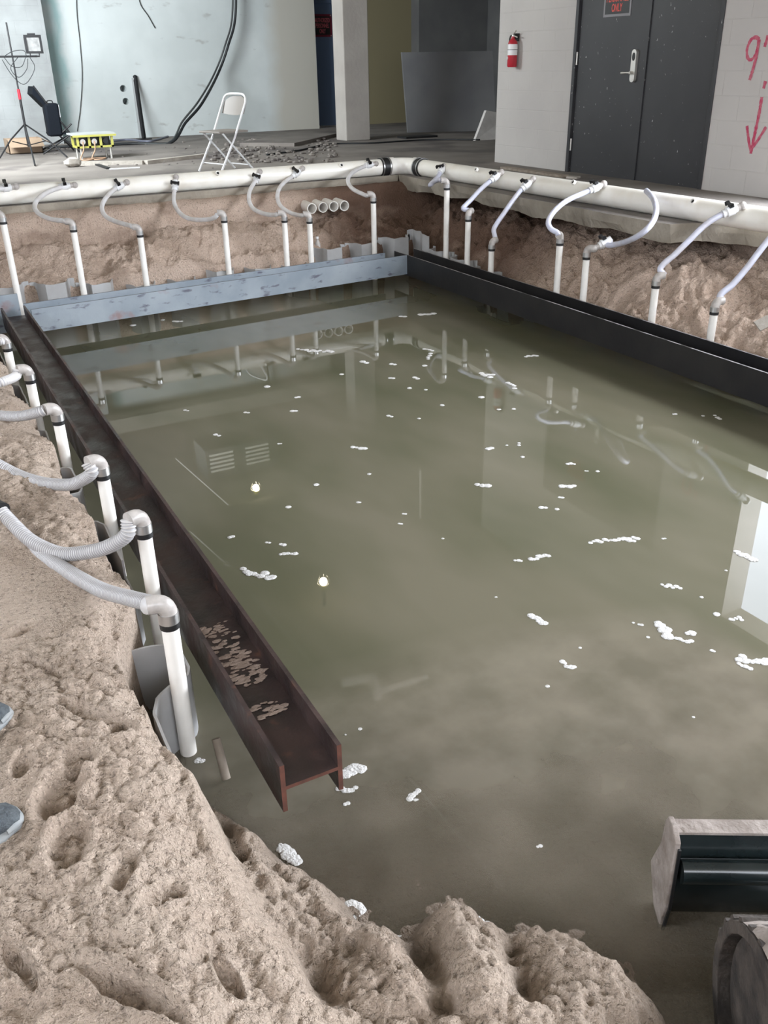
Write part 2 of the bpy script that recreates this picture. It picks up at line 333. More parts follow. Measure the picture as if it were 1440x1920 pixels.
def ground(x, y):
    d = segd(x, y, SHORE); ins = inside(x, y, LAND)
    wob = fbm(x, y, .12, 4)*.02
    land = WZ + .03 + .42*np.minimum(d, .6) + .0*x
    land = WZ + .12*(1-np.exp(-np.maximum(d+wob*.6, 0)/.09)) + .30*np.minimum(d, .5)
    near = np.clip(1-(y-2.0)/.3, 0, 1)
    wat = WZ - .13*np.minimum(d, 1.3) - .55*np.clip(d-1.3, 0, 1.6) - .10*sstep(0, .25, d)*0
    # beside the sheet piles the bank falls away at once
    wat = wat-.10*sstep(1.5, 2.1, y)-.75*sstep(2.0, 3.0, y)*sstep(0, .12, d)
    wat += fbm(x, y, .22, 4)*.030*sstep(0, .15, d)
    h = np.where(ins, land, wat)
    wx, wy = x+fbm(x, y, .05, 2)*.012, y+fbm(y, x, .05, 2)*.012
    gr = grains(wx, wy, .050, 5)*.55+grains(wx, wy, .026, 1)*.6+grains(wx, wy, .014, 9)*.5
    cr_ = billow(x, y, .14, 4, .55)*.022 + fbm(x, y, .3, 3)*.02 + gr - .02
    h = h + np.where(ins, cr_*sstep(0, .07, d), cr_*.3)
    for a, b, wd, ht in RIDGES:
        pa = P(*a, -.80)[:2]; pb = P(*b, -.80)[:2]
        q = segd(x, y, [tuple(pa), tuple(pb)]); h += ht*np.exp(-(q/wd)**2)*(1+.5*fbm(x, y, .07, 3))
    # the upper bench, cut almost straight
    ye = np.array([-.6, .9, 1.2, 1.45, 1.73, 2.0, 2.2, 2.41, 2.68, 3.34, 3.99, 4.63, 5.4, 8.6])
    xe = np.array([.30, .345, .352, .355, .365, .335, .33, .345, .445, .475, .465, .475, .47, .50])
    zb = np.interp(y, [-1, 1.0, 2, 3, 5, 8], [-.50, -.49, -.46, -.485, -.50, -.50])
    e = np.interp(y, ye, xe) + fbm(x, y, .16, 4)*.022
    scal = .035*np.maximum(0, np.sin((y-2.6)*2*PI/.75))*(y > 2.6)
    e = e + scal
    wdt = np.interp(y, [.8, 1.5, 1.9, 2.2], [.16, .11, .05, .03])
    k = 1-sstep(-.01, 1, (x-e)/wdt)
    rough = sstep(-.25, .3, fbm(x, y, .5, 2)+.25*sstep(.35, .1, e-x)+.1)
    top = zb + fbm(x, y, .55, 4)*.028 + rough*(billow(x, y, .09, 3, .6)*.012 + gr*.85 - .014) + (1-rough)*fbm(x, y, .02, 3)*.0015 + .03*np.exp(-((e-x)/.07)**2)*0
    top = top - .05*sstep(.10, .0, e-x)*sstep(1.0, 2.4, y) - .10*sstep(.2, .0, e-x)*sstep(1.9, 1.3, y)
    for (px, a, b, ang, dp) in PRINTS:
        c = P(*px, -.47); t = math.radians(ang); u_ = (x-c[0])*math.cos(t)+(y-c[1])*math.sin(t); v_ = -(x-c[0])*math.sin(t)+(y-c[1])*math.cos(t)
        q = np.sqrt((u_/a)**2+(v_/b)**2)+.12*fbm(x, y, .06, 3)
        top = top - dp*(1-sstep(.55, 1.0, q)) + abs(dp)*.35*np.exp(-((q-1.15)/.18)**2)
    h = h*(1-k) + np.maximum(h, top)*k
    # level strip under the machine
    f = (x-EX0[0])*EXF[0]+(y-EX0[1])*EXF[1]; r = (x-EX0[0])*EXR[0]+(y-EX0[1])*EXR[1]
    kk = sstep(-.16, -.03, r)*sstep(.45, .25, f)
    h = h*(1-kk) + np.minimum(h, -.905)*kk
    return h
def grid(mb, x0, x1, y0, y1, step, fn, ysp=None):
    xs = np.arange(x0, x1+step*.5, step); ys = np.arange(y0, y1+(ysp or step)*.5, ysp or step)
    X, Y = np.meshgrid(xs, ys); Z = fn(X, Y); n = len(mb.v)
    mb.v.extend(zip(X.ravel().tolist(), Y.ravel().tolist(), Z.ravel().tolist())); w_ = len(xs)
    i = np.arange(len(ys)-1)[:, None]*w_+np.arange(w_-1)[None, :]+n; i = i.ravel()
    q = np.stack([i, i+1, i+w_+1, i+w_], 1).tolist(); mb.f.extend([tuple(a) for a in q]); mb.mi.extend([mb.cur]*len(q))
    return X, Y, Z

# ================================================================== SETTING
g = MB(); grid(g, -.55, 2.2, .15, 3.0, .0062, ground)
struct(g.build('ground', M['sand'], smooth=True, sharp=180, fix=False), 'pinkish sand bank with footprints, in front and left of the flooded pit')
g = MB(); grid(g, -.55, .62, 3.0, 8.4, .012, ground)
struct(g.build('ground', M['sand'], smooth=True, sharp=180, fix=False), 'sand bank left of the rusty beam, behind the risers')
g = MB(); g.box((-4, -3.2, -.75), (-.55, 9.1, -.49)); g.box((-.55, -3.2, -.75), (.3, .15, -.5)); g.box((.3, -3.2, -1.2), (5.2, .15, -.92))
struct(g.build('ground', M['sand'], smooth=False), 'sand floor beyond the pit edge')
# far bank: ledge, cut face, then the underside of the slab
def farbank(x, y):
    face = 8.93 + fbm(x, x*0+3, .8, 4)*.10 + fbm(x, y, .12, 3)*.02
    z = -.60 + .16*sstep(8.3, 8.9, y) + .02*fbm(x, y, .35, 4)
    z = np.where(y > 8.75, z, z)
    z += (1-np.exp(-np.maximum(0, 0)))*0
    for (px, yy, wx, wy, ht) in [((300, 470), 8.62, .22, .25, .16), ((385, 480), 8.65, .33, .22, .20), ((470, 470), 8.7, .30, .22, .16), ((560, 480), 8.75, .25, .2, .12), ((75, 455), 8.8, .3, .15, .10), ((640, 440), 8.8, .2, .18, .10)]:
        cx_ = ony(px[0], px[1], yy)[0]; z += ht*np.exp(-((x-cx_)/wx)**2-((y-yy)/wy)**2)
    z += billow(x, y, .17, 5)*.055 + fbm(x, y, .30, 4)*.06 + (grains(x, y, .07, 3)*.5 + grains(x, y, .035, 2)*.5)*sstep(-.3, .2, fbm(x, y, .5, 2))
    cl = sstep(-.05, .05, y-face); z = z*(1-cl)+np.maximum(z, -.07+.01*fbm(x, y, .1, 3))*cl
    z -= .05*cl*sstep(.15, .0, y-face)
    return z-(1-sstep(8.3, 8.36, y))*.6
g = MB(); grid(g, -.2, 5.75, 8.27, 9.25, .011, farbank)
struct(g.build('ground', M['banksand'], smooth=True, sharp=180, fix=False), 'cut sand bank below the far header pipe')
def rbank(x, y):
    z = np.interp(x, [4.75, 4.95, 5.15, 5.4, 5.9], [-.72, -.62, -.45, -.32, -.24])
    z = z - .12*sstep(5.6, 7.6, y)*sstep(5.6, 5.0, x) + fbm(x, y, .45, 4)*.09 + billow(x, y, .20, 4)*.075 + grains(x, y, .09, 3)*.5 + grains(x, y, .045, 2)*.6 - .03
    z = z - .09*sstep(4.9, 4.3, y)*sstep(4.8, 5.3, x)
    return z-(1-sstep(4.74, 4.80, x))*.5
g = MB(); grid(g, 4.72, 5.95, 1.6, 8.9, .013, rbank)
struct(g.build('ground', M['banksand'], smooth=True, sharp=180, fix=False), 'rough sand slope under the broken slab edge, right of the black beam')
g = MB(); g.box((5.93, -3.2, -1.4), (6.95, 9.2, -.10)); g.box((-4, 9.2, -1.4), (12, 10, -.07)); g.box((7.15, -6, -.4), (22, 9.4, -.05))
struct(g.build('ground', M['banksand'], smooth=False), 'soil under the concrete slabs and outside the loading door')
g = MB(); g.box((-.2, .1, -2.3), (5.6, 8.9, -2.2)); g.box((.0, 2.6, -2.2), (.42, 8.9, -.9)); g.box((4.85, .1, -2.2), (5.3, 8.9, -.95)); g.box((0, 8.35, -2.2), (5.3, 8.6, -.95))
struct(g.build('pit_bed', M['bed'], smooth=False), 'bed of the flooded pit')

# slabs with a broken edge
def slab(name, edge, back, th, lab):
    rnd = random.Random(3); pts = resample([np.array((a[0], a[1], 0.)) for a in edge], .045); n = len(pts); vs = []; fs = []
    for i, p in enumerate(pts):
        j = .012*(rnd.random()-.5); tj = th*(1+.35*(rnd.random()-.5)+.35*math.sin(i*.31)*math.sin(i*.12))
        t = pts[min(i+1, n-1)]-pts[max(i-1, 0)]; t /= np.linalg.norm(t)+1e-9; nm = np.array((t[1], -t[0], 0))
        if back(p, nm): nm = -nm
        vs += [tuple(p+nm*j-np.array((0, 0, 0.0))), tuple(p-nm*(.008+j)+np.array((0, 0, -th*.45))), tuple(p-nm*(.03+2.2*abs(j))+np.array((0, 0, -tj)))]
    return vs, n
def slab_obj(name, edge, poly_tail, th, inw, lab):
    rnd = random.Random(len(edge)); pts = resample([np.array((a[0], a[1], 0.)) for a in edge], .04); n = len(pts); mb = MB(); top = []; mid = []; bot = []
    for i, p in enumerate(pts):
        j = .004*(rnd.random()-.5)+.012*math.sin(i*.13)*math.sin(i*.31); tj = th*(1+.05*(rnd.random()-.5)+.16*math.sin(i*.23)*math.sin(i*.11+1))
        d = np.array((inw[0], inw[1], 0.)); top.append(p+d*j); mid.append(p+d*(.012+j)+np.array((0, 0, -th*.5))); bot.append(p+d*(.03+abs(j)*2)+np.array((0, 0, -tj)))
    mb.cur = 0; tail = [np.array((a[0], a[1], 0.)) for a in poly_tail]
    k = len(top); mb.add(top+tail, [tuple(range(k+len(tail)))])
    mb.cur = 1; mb.add(top+mid+bot, [(i, i+1, k+i+1, k+i) for i in range(k-1)]+[(k+i, k+i+1, 2*k+i+1, 2*k+i) for i in range(k-1)])
    tb = [a+np.array((0, 0, -th)) for a in tail]; mb.add(bot+tb, [tuple(range(k+len(tb)))])
    o = mb.build(name, [M['concrete'], M['slabedge']], smooth=False); struct(o, lab)
    return o
slab_obj('floor', [(-1.5, 9.08), (.5, 9.07), (2.5, 9.09), (4.0, 9.12), (5.2, 9.13)], [(5.2, 17.8), (12, 17.8), (12, 19), (-4.2, 19), (-4.2, 9.08)], .10, (0, 1), 'dusty grey concrete floor behind the far header pipe')
slab_obj('floor', [(5.2, 9.13), (5.19, 8.2), (5.17, 7.0), (5.16, 6.0), (5.15, 5.35), (5.17, 5.0), (5.38, 4.93), (5.62, 4.7), (5.66, 3.6), (5.62, 1.5), (5.6, -3.2)], [(6.95, -3.2), (6.95, 9.6), (12, 9.6), (12, 17.8), (5.2, 17.8)], .135, (1, 0), 'concrete slab with a broken edge under the right header pipe')

def wallbox(name, a, b, m_, lab, th=0):
    return struct(MB().box(a, b).build(name, m_, smooth=False), lab)
H = 3.3
# back wall with two drilled holes
wb = MB(); BY = 17.1
cx0, cx1 = 2.0, 7.98; hs = [ony(231, 166, BY), ony(236, 190, BY)]
# frame the holes with a small grid of boxes
xs = [cx0, hs[0][0]-.07, hs[1][0]+.075, cx1]; zl = [0, hs[1][2]-.08, (hs[0][2]+hs[1][2])/2, hs[0][2]+.08, H]
wb.box((xs[0], BY, 0), (xs[1], BY+.35, H)); wb.box((xs[2], BY, 0), (xs[3], BY+.35, H)); wb.box((xs[1], BY, 0), (xs[2], BY+.35, zl[1])); wb.box((xs[1], BY, zl[3]), (xs[2], BY+.35, H))
for q, (z0, z1) in zip((hs[1], hs[0]), ((zl[1], zl[2]), (zl[2], zl[3]))):
    seg = 24; inn = [(q[0]+.055*math.cos(2*PI*k/seg), BY, q[2]+.055*math.sin(2*PI*k/seg)) for k in range(seg)]
    out = []
    for k in range(seg):
        c_, s_ = math.cos(2*PI*k/seg), math.sin(2*PI*k/seg); tx = ((xs[2]-q[0]) if c_ > 0 else (xs[1]-q[0]))/c_ if abs(c_) > 1e-6 else 1e9; tz = ((z1-q[2]) if s_ > 0 else (z0-q[2]))/s_ if abs(s_) > 1e-6 else 1e9
        t = min(tx, tz); out.append((q[0]+t*c_, BY, q[2]+t*s_))
    cor = [(xs[1], BY, z0), (xs[2], BY, z0), (xs[2], BY, z1), (xs[1], BY, z1)]
    deep = [(a[0], BY+.3, a[2]) for a in inn]
    wb.add(inn+out, [(k, (k+1) % seg, seg+(k+1) % seg, seg+k) for k in range(seg)])
    for c4 in cor:   # corner slivers
        ks = sorted(range(seg), key=lambda k: (out[k][0]-c4[0])**2+(out[k][2]-c4[2])**2)[:2]; wb.add([out[ks[0]], out[ks[1]], c4], [(0, 1, 2)])
    wb.add(inn+deep, [(k, (k+1) % seg, seg+(k+1) % seg, seg+k) for k in range(seg)]); 
wb.box((xs[1], BY+.3, zl[1]), (xs[2], BY+.35, zl[3]))
struct(wb.build('wall_back', M['backwall'], smooth=False), 'whitewashed back wall with two drilled holes')
wallbox('wall_back_pilaster', (1.2, 16.62, 0), (3.05, 17.45, H), M['leftblock'], 'grey block pilaster at the left end of the back wall')
wallbox('wall_left', (-4.2, -3.2, -.75), (-4, 1.0, H), M['rightwall'], 'left wall'); 
wallbox('wall_left', (-4.2, 5.2, -.75), (-4, 17.4, H), M['rightwall'], 'left wall beyond the added fill opening')
wallbox('wall_left', (-4.2, 1.0, -.75), (-4, 5.2, 1.2), M['rightwall'], 'left wall below the added fill opening')  # gap above is added to let fill light in
wallbox('wall_left', (-4.2, 1.0, 3.0), (-4, 5.2, H), M['rightwall'], 'left wall above the added fill opening')
wallbox('wall_back_far', (-4, 16.9, 0), (2.0, 17.2, H), M['leftblock'], 'grey back wall beyond the pilaster')
wallbox('wall_near', (-4.2, -3.4, -1.2), (-1.6, -3.2, H), M['rightwall'], 'wall behind the viewer')
wallbox('wall_near', (2.6, -3.4, -1.2), (7.1, -3.2, H), M['rightwall'], 'wall behind the viewer, right part')
wallbox('wall_near', (-1.6, -3.4, -1.2), (2.6, -3.2, 1.3), M['rightwall'], 'wall behind the viewer, below the added fill opening')  # unseen gap above is added for fill light
wallbox('wall_near', (-1.6, -3.4, 3.1), (2.6, -3.2, H), M['rightwall'], 'wall behind the viewer, above the added fill opening')
RX = 6.85; DY0, DY1, DZ = 6.29, 8.27, 2.12; OY0, OY1, OZ = -1.6, 5.23, 2.4; CYN = 9.63
rw = MB()
rw.box((RX, DY1, -.3), (RX+.3, CYN, H)); rw.box((RX, OY1, -.3), (RX+.3, DY0, H)); rw.box((RX, DY0, DZ), (RX+.3, DY1, H)); rw.box((RX, -3.2, -.3), (RX+.3, OY0, H)); rw.box((RX, OY0, OZ), (RX+.3, OY1, H))
struct(rw.build('wall_right', M['rightwall'], smooth=False), 'white painted block wall around the grey double door')
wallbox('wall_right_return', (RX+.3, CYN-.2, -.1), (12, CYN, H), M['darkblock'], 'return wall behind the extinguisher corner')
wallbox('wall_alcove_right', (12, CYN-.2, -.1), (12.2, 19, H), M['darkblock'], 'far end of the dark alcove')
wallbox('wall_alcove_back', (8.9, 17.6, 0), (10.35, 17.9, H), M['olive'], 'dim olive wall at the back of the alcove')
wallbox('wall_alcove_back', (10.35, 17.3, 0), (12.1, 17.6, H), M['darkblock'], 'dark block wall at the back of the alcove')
pl = MB(); pa = P(632, 262, 0); pl.box((6.93, 13.85, 0), (7.37, 14.22, H)); o = pl.build('wall_pillar', M['plaster'], smooth=False, bevel=.015); struct(o, 'cream plastered square pillar standing in front of the blue door')
cl = MB(); cl.box((-4.2, -3.4, H), (7.15, 19, H+.2)); cl.box((7.15, 9.43, H), (12.2, 19, H+.2))
for y_ in (1.5, 6.4, 11.3, 16.2): cl.box((-4, y_, H-.28), (7.0 if y_ < 9 else 12, y_+.35, H))
struct(cl.build('ceiling', M['ceil'], smooth=False), 'board-marked concrete ceiling')
# blue door seen behind the pillar
d2 = struct(MB().box((7.98, 17.5, 0), (8.95, 17.56, 2.15)).build('door_2', M['bluedoor'], smooth=False), 'dark blue door in the recess behind the pillar')
MB().box((7.98, 17.44, 0), (8.95, 17.5, .025)).build('threshold', M['steel'], d2, smooth=False)
wallbox('wall_recess', (7.98, 17.56, 0), (9.0, 17.9, H), M['darkblock'], 'wall over the blue door')
wallbox('wall_recess', (7.98, 17.44, 2.15), (9.0, 17.56, H), M['bluedoor'], 'panel over the blue door')

# grey double door
dr = MB(); fx = RX+.02
d1 = bpy.data.objects.new('door_1', None); COL.objects.link(d1); d1['kind'] = 'structure'; d1['label'] = 'charcoal steel double door speckled with white paint'; d1.location = (fx, DY0, 0); ORG[d1.name] = (fx, DY0, 0)
ym = 7.215
fr = MB(); fr.box((RX-.012, DY0, -.02), (RX+.12, DY0+.045, DZ)); fr.box((RX-.012, DY1-.045, -.02), (RX+.12, DY1, DZ)); fr.box((RX-.012, DY0, DZ-.05), (RX+.12, DY1, DZ)); fr.build('door_frame', M['door'], d1, smooth=False, bevel=.004)
la = MB().box((fx, ym+.004, 0), (fx+.045, DY1-.048, DZ-.055)).build('door_leaf', M['door'], d1, smooth=False); la['label'] = 'left leaf with lever lock and sign'
lb = MB().box((fx, DY0+.048, 0), (fx+.045, ym-.004, DZ-.055)).build('door_leaf', M['door'], d1, smooth=False)
MB().box((fx-.014, ym-.02, 0), (fx, ym+.02, DZ-.055)).build('astragal', M['door'], lb, smooth=False)
MB().box((RX-.03, DY0, -.03), (RX+.1, DY1, -.004)).build('door_sill', M['wood'], d1, smooth=False)
for yy in (DY0+.046, DY1-.046):
    for zz in (.28, 1.12, 1.9):
        MB().cyl((fx-.012, yy, zz-.06), (fx-.012, yy, zz+.06), .011, 10).build('hinge', M['chrome'], d1)
# lock plate with reader window and lever
LY, LZ0, LZ1 = 7.355, .90, 1.19
prof = [(fx-.03, LY+.032*math.cos(a), LZ1-.032+.032*math.sin(a)) for a in np.linspace(0, PI, 9)]+[(fx-.03, LY+.032*math.cos(a), LZ0+.032+.032*math.sin(a)) for a in np.linspace(PI, 2*PI, 9)]
lp = MB().prism(prof, (0, 0, 0), (.03, 0, 0)).build('lock_plate', M['chrome'], la); lp['label'] = 'brushed steel lock plate with a dark oval reader'
prof = [(fx-.034, LY+.019*math.cos(a), LZ1-.065+.036*math.sin(a)) for a in np.linspace(0, 2*PI, 20)[:-1]]
MB().prism(prof, (0, 0, 0), (.005, 0, 0)).build('reader_window', M['rubber'], lp)
lv = MB(); lv.cyl((fx-.03, LY, .985), (fx-.07, LY, .985), .012, 12); lv.tube([(fx-.065, LY, .985), (fx-.07, LY+.05, .985), (fx-.065, LY+.115, .982)], .0095, 10, rs=[.009, .009, .013]); lv.build('lever_handle', M['chrome'], lp)

# ------------------------------------------------------------------ signs
def text_mesh(name, lines, cx, cz, width, lh, frame, material, parent, squash=1.0):
    """letters built as thin solids; frame(x, z, d) -> world point"""
    o0 = ORG[parent.name]; vs = []; fs = []
    for i, (tx, wd) in enumerate(lines):
        c = bpy.data.curves.new('t', 'FONT'); c.body = tx; c.align_x = 'CENTER'; c.align_y = 'CENTER'; c.size = 1; c.extrude = .5; c.offset = .018
        to = bpy.data.objects.new('t', c); COL.objects.link(to); dg = bpy.context.evaluated_depsgraph_get(); me = bpy.data.meshes.new_from_object(to.evaluated_get(dg))
        co_ = np.array([v.co[:] for v in me.vertices]); sx = wd/np.ptp(co_[:, 0]); sz = lh/np.ptp(co_[:, 1]); n = len(vs)
        cxm = (co_[:, 0].max()+co_[:, 0].min())/2; czm = (co_[:, 1].max()+co_[:, 1].min())/2
        for v in co_:
            p = frame(cx+(v[0]-cxm)*sx, cz-i*lh*1.22+(v[1]-czm)*sz, (v[2]+.5)*.002); vs.append((p[0]-o0[0], p[1]-o0[1], p[2]-o0[2]))
        fs += [tuple(n+k for k in pl_.vertices) for pl_ in me.polygons]
        bpy.data.objects.remove(to)
    me = bpy.data.meshes.new(name); me.from_pydata(vs, [], fs); me.materials.append(material); me.update()
    o = bpy.data.objects.new(name, me); COL.objects.link(o); o.parent = parent; ORG[o.name] = o0; return o
M['signred'] = mat('sign_red', (.62, .07, .05), rough=.4); M['signpink'] = mat('sign_pink_red', (.55, .12, .15), rough=.4)
M['signblack'] = mat('sign_black', (.012, .012, .012), rough=.4); M['signgrey'] = mat('sign_grey_rim', (.22, .21, .22), rough=.4); M['signdark'] = mat('sign_dark_red', (.16, .01, .03), rough=.35)
s1 = thing('warning_sign', 'black sign with grey rim and red capitals PERSONNEL ONLY on the double door', 'sign', (fx-.006, 7.68, 1.62))
F1 = lambda x, z, d: (fx-.006-d, 7.68-x, z)
MB().box((fx-.005, 7.68-.195, 1.482), (fx-.001, 7.68+.195, 1.79)).build('sign_rim', M['signgrey'], s1, smooth=False)
MB().box((fx-.007, 7.68-.172, 1.505), (fx-.004, 7.68+.172, 1.772)).build('sign_face', M['signblack'], s1, smooth=False)
text_mesh('lettering', [('AUTHORIZED', .32), ('PERSONNEL', .31), ('ONLY', .15)], 0, 1.73, .3, .07, lambda x, z, d: (fx-.007-d, 7.68-x, z), M['signred'], s1)
sa = ony(604, 48, 17.49)
s2 = thing('warning_sign', 'dark red sign with pale capitals on the blue door behind the pillar', 'sign', (sa[0], 17.49, sa[2]))
MB().box((sa[0]-.20, 17.485, sa[2]-.19), (sa[0]+.20, 17.495, sa[2]+.19)).build('sign_rim', M['signdark'], s2, smooth=False)
MB().box((sa[0]-.165, 17.48, sa[2]-.155), (sa[0]+.165, 17.486, sa[2]+.155)).build('sign_face', M['signblack'], s2, smooth=False)
text_mesh('lettering', [('AUTHORIZED', .31), ('PERSONNEL', .28), ('ONLY', .13)], 0, sa[2]+.09, .3, .075, lambda x, z, d: (sa[0]+x, 17.479-d, z), M['signpink'], s2)
for dx in (-.18, .18):
    for dz in (-.17, .17): MB().cyl((sa[0]+dx, 17.486, sa[2]+dz), (sa[0]+dx, 17.478, sa[2]+dz), .012, 8).build('screw', M['steel'], s2)

# red spray marks on the right wall
sp_ = MB(); rnd = random.Random(5)
def stroke(pts, w0):
    q = resample(catmull([onx(u, v, RX) for u, v in pts], 8), .012); L_ = []; R_ = []
    for i, p in enumerate(q):
        t = q[min(i+1, len(q)-1)]-q[max(i-1, 0)]; t /= np.linalg.norm(t)+1e-9; n_ = np.array((0, -t[2], t[1])); ww = w0*(.8+.4*rnd.random())/2
        oo = np.array((-.0012-.0004*(len(sp_.v) % 97)/9, 0, 0)); L_.append(p+n_*ww+oo); R_.append(p-n_*ww+oo)
    k = len(q); sp_.add(L_+R_, [(i, i+1, k+i+1, k+i) for i in range(k-1)])
stroke([(1424, 74), (1417, 70), (1408, 75), (1401, 92), (1402, 108), (1409, 112), (1418, 100), (1424, 76)], .028)
stroke([(1424, 74), (1419, 105), (1411, 135), (1406, 150)], .03)
stroke([(1440, 66), (1437, 78), (1434, 88)], .03); stroke([(1436, 152), (1432, 166)], .03)
stroke([(1429, 182), (1424, 212), (1416, 250), (1408, 288)], .030); stroke([(1401, 236), (1404, 262), (1408, 284)], .026); stroke([(1437, 238), (1422, 262), (1409, 280)], .026)
tag(sp_.build('spray_marking', M['spray'], smooth=False), 'red sprayed 9 foot mark with an arrow pointing down, on the white block wall', 'graffiti')

# ------------------------------------------------------------------ water
def waterz(x, y):
    return np.full_like(x, WZ)
g = MB(); X, Y, Z = grid(g, .40, 4.86, .15, 8.42, .03, waterz)
dep = np.maximum(0, WZ-ground(X, Y)); dep = np.where(Y > 3.0, np.maximum(dep, .9), dep); dep = np.maximum(dep, sstep(2.1, 3.0, X)*1.2*sstep(.8, 1.6, Y))
mw = bpy.data.materials.new('murky_water'); mw.use_nodes = True; N = mw.node_tree.nodes; L = mw.node_tree.links; N.clear()
out = N.new('ShaderNodeOutputMaterial'); at = N.new('ShaderNodeAttribute'); at.attribute_name = 'water_depth'
df = N.new('ShaderNodeBsdfDiffuse'); tr = N.new('ShaderNodeBsdfTransparent'); tr.inputs[0].default_value = (.95, .95, .90, 1)
gl = N.new('ShaderNodeBsdfGlossy'); gl.inputs['Roughness'].default_value = .0; gl.inputs[0].default_value = (1, 1, 1, 1)
fr_ = N.new('ShaderNodeFresnel'); fr_.inputs[0].default_value = 1.36
tc = N.new('ShaderNodeTexCoord'); n1 = N.new('ShaderNodeTexNoise'); n1.inputs['Scale'].default_value = .9; n1.inputs['Detail'].default_value = 3
mp = N.new('ShaderNodeMapping'); mp.inputs['Rotation'].default_value = (0, 0, .5); mp.inputs['Scale'].default_value = (1.6, .7, 1)
L.new(tc.outputs['Object'], mp.inputs[0]); L.new(mp.outputs[0], n1.inputs['Vector'])
mx = N.new('ShaderNodeMix'); mx.data_type = 'RGBA'; mx.inputs[6].default_value = (.104, .103, .064, 1); mx.inputs[7].default_value = (.160, .146, .104, 1)
mr = N.new('ShaderNodeMapRange'); mr.inputs[1].default_value = .35; mr.inputs[2].default_value = .65; L.new(n1.outputs[0], mr.inputs[0]); L.new(mr.outputs[0], mx.inputs[0]); L.new(mx.outputs[2], df.inputs[0])
n3 = N.new('ShaderNodeTexNoise'); n3.inputs['Scale'].default_value = 4.5; n3.inputs['Detail'].default_value = 8; L.new(tc.outputs['Object'], n3.inputs['Vector'])
r3 = N.new('ShaderNodeMapRange'); r3.inputs[1].default_value = .35; r3.inputs[2].default_value = .65; L.new(n3.outputs[0], r3.inputs[0])
x3 = N.new('ShaderNodeMix'); x3.data_type = 'RGBA'; x3.inputs[6].default_value = (.165, .145, .110, 1); x3.inputs[7].default_value = (.27, .235, .185, 1); L.new(r3.outputs[0], x3.inputs[0])
k3 = N.new('ShaderNodeMapRange'); k3.inputs[1].default_value = .55; k3.inputs[2].default_value = .03; L.new(at.outputs['Fac'], k3.inputs[0])
x4 = N.new('ShaderNodeMix'); x4.data_type = 'RGBA'; L.new(k3.outputs[0], x4.inputs[0]); L.new(mx.outputs[2], x4.inputs[6]); L.new(x3.outputs[2], x4.inputs[7]); L.new(x4.outputs[2], df.inputs[0])
ex = N.new('ShaderNodeMath'); ex.operation = 'MULTIPLY'; ex.inputs[1].default_value = -7.5; L.new(at.outputs['Fac'], ex.inputs[0])
e2 = N.new('ShaderNodeMath'); e2.operation = 'EXPONENT'; L.new(ex.outputs[0], e2.inputs[0])
e3 = N.new('ShaderNodeMath'); e3.operation = 'MULTIPLY'; e3.inputs[1].default_value = .70; L.new(e2.outputs[0], e3.inputs[0])
m1 = N.new('ShaderNodeMixShader'); L.new(e3.outputs[0], m1.inputs[0]); L.new(df.outputs[0], m1.inputs[1]); L.new(tr.outputs[0], m1.inputs[2])
m2 = N.new('ShaderNodeMixShader'); L.new(fr_.outputs[0], m2.inputs[0]); L.new(m1.outputs[0], m2.inputs[1]); L.new(gl.outputs[0], m2.inputs[2]); L.new(m2.outputs[0], out.inputs[0])
wo = g.build('water', mw, smooth=False, fix=False); wa = wo.data.attributes.new('water_depth', 'FLOAT', 'POINT'); wa.data.foreach_set('value', dep.ravel().astype(np.float32))
tag(wo, 'still murky olive water filling the excavated pit', 'water', kind='stuff')

# ================================================================== BEAMS
def ibeam(name, lab, a0, a1, width, zt, hgt, material, tf=.014, tw=.012, mitre=0, edge=None, topm=None):
    a0 = np.array((*a0, 0.)); a1 = np.array((*a1, 0.)); d = a1-a0; Ln = np.linalg.norm(d); d /= Ln; n_ = np.array((-d[1], d[0], 0)); w2 = width/2
    t = thing(name, lab, 'steel beam', (a0[0], a0[1], zt-hgt))
    def part(nm, o0, o1, z0, z1, ea=0, eb=0):
        vs = []
        for (s_, off) in ((0, o0), (0, o1), (1, o1), (1, o0)):
            ext = (mitre*(off+w2) if s_ else 0); p = a0+n_*off+d*(Ln*s_-ext); vs.append(p)
        V = [tuple(p+np.array((0, 0, z0))) for p in vs]+[tuple(p+np.array((0, 0, z1))) for p in vs]
        mb = MB(); mb.add(V, [(3, 2, 1, 0), (1, 2, 6, 5), (2, 3, 7, 6), (3, 0, 4, 7)])
        mb.cur = 1; mb.add(V, [(0, 1, 5, 4)]); mb.cur = 2; mb.add(V, [(4, 5, 6, 7)])
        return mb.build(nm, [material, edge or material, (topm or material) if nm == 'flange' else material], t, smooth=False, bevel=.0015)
    part('flange', -w2, -w2+tf, zt-hgt, zt); part('flange', w2-tf, w2, zt-hgt, zt); part('web', -w2+tf, w2-tf, zt-hgt/2-tw/2, zt-hgt/2+tw/2)
    return t
BL = ibeam('steel_beam', 'rusty dark steel H-beam with sand on its web, along the left of the pit', (.705, 1.75), (.80, 7.66), .185, -.585, .165, M['left_beam'], edge=M['beam_edge'])
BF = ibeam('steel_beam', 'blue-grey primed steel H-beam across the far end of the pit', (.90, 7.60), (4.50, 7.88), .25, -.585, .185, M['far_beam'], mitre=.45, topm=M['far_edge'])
BR = ibeam('steel_beam', 'black steel H-beam along the right side of the pit', (4.545, 1.8), (4.63, 8.02), .24, -.585, .20, M['right_beam'], topm=M['pale_edge'])
# corner bracket plates where beams meet, at left end
tag(MB().box((.60, 7.72, -.80), (.86, 7.745, -.50)).build('corner_plate', M['far_beam'], smooth=False, bevel=.002), 'grey steel plate standing at the far left beam corner', 'steel plate')
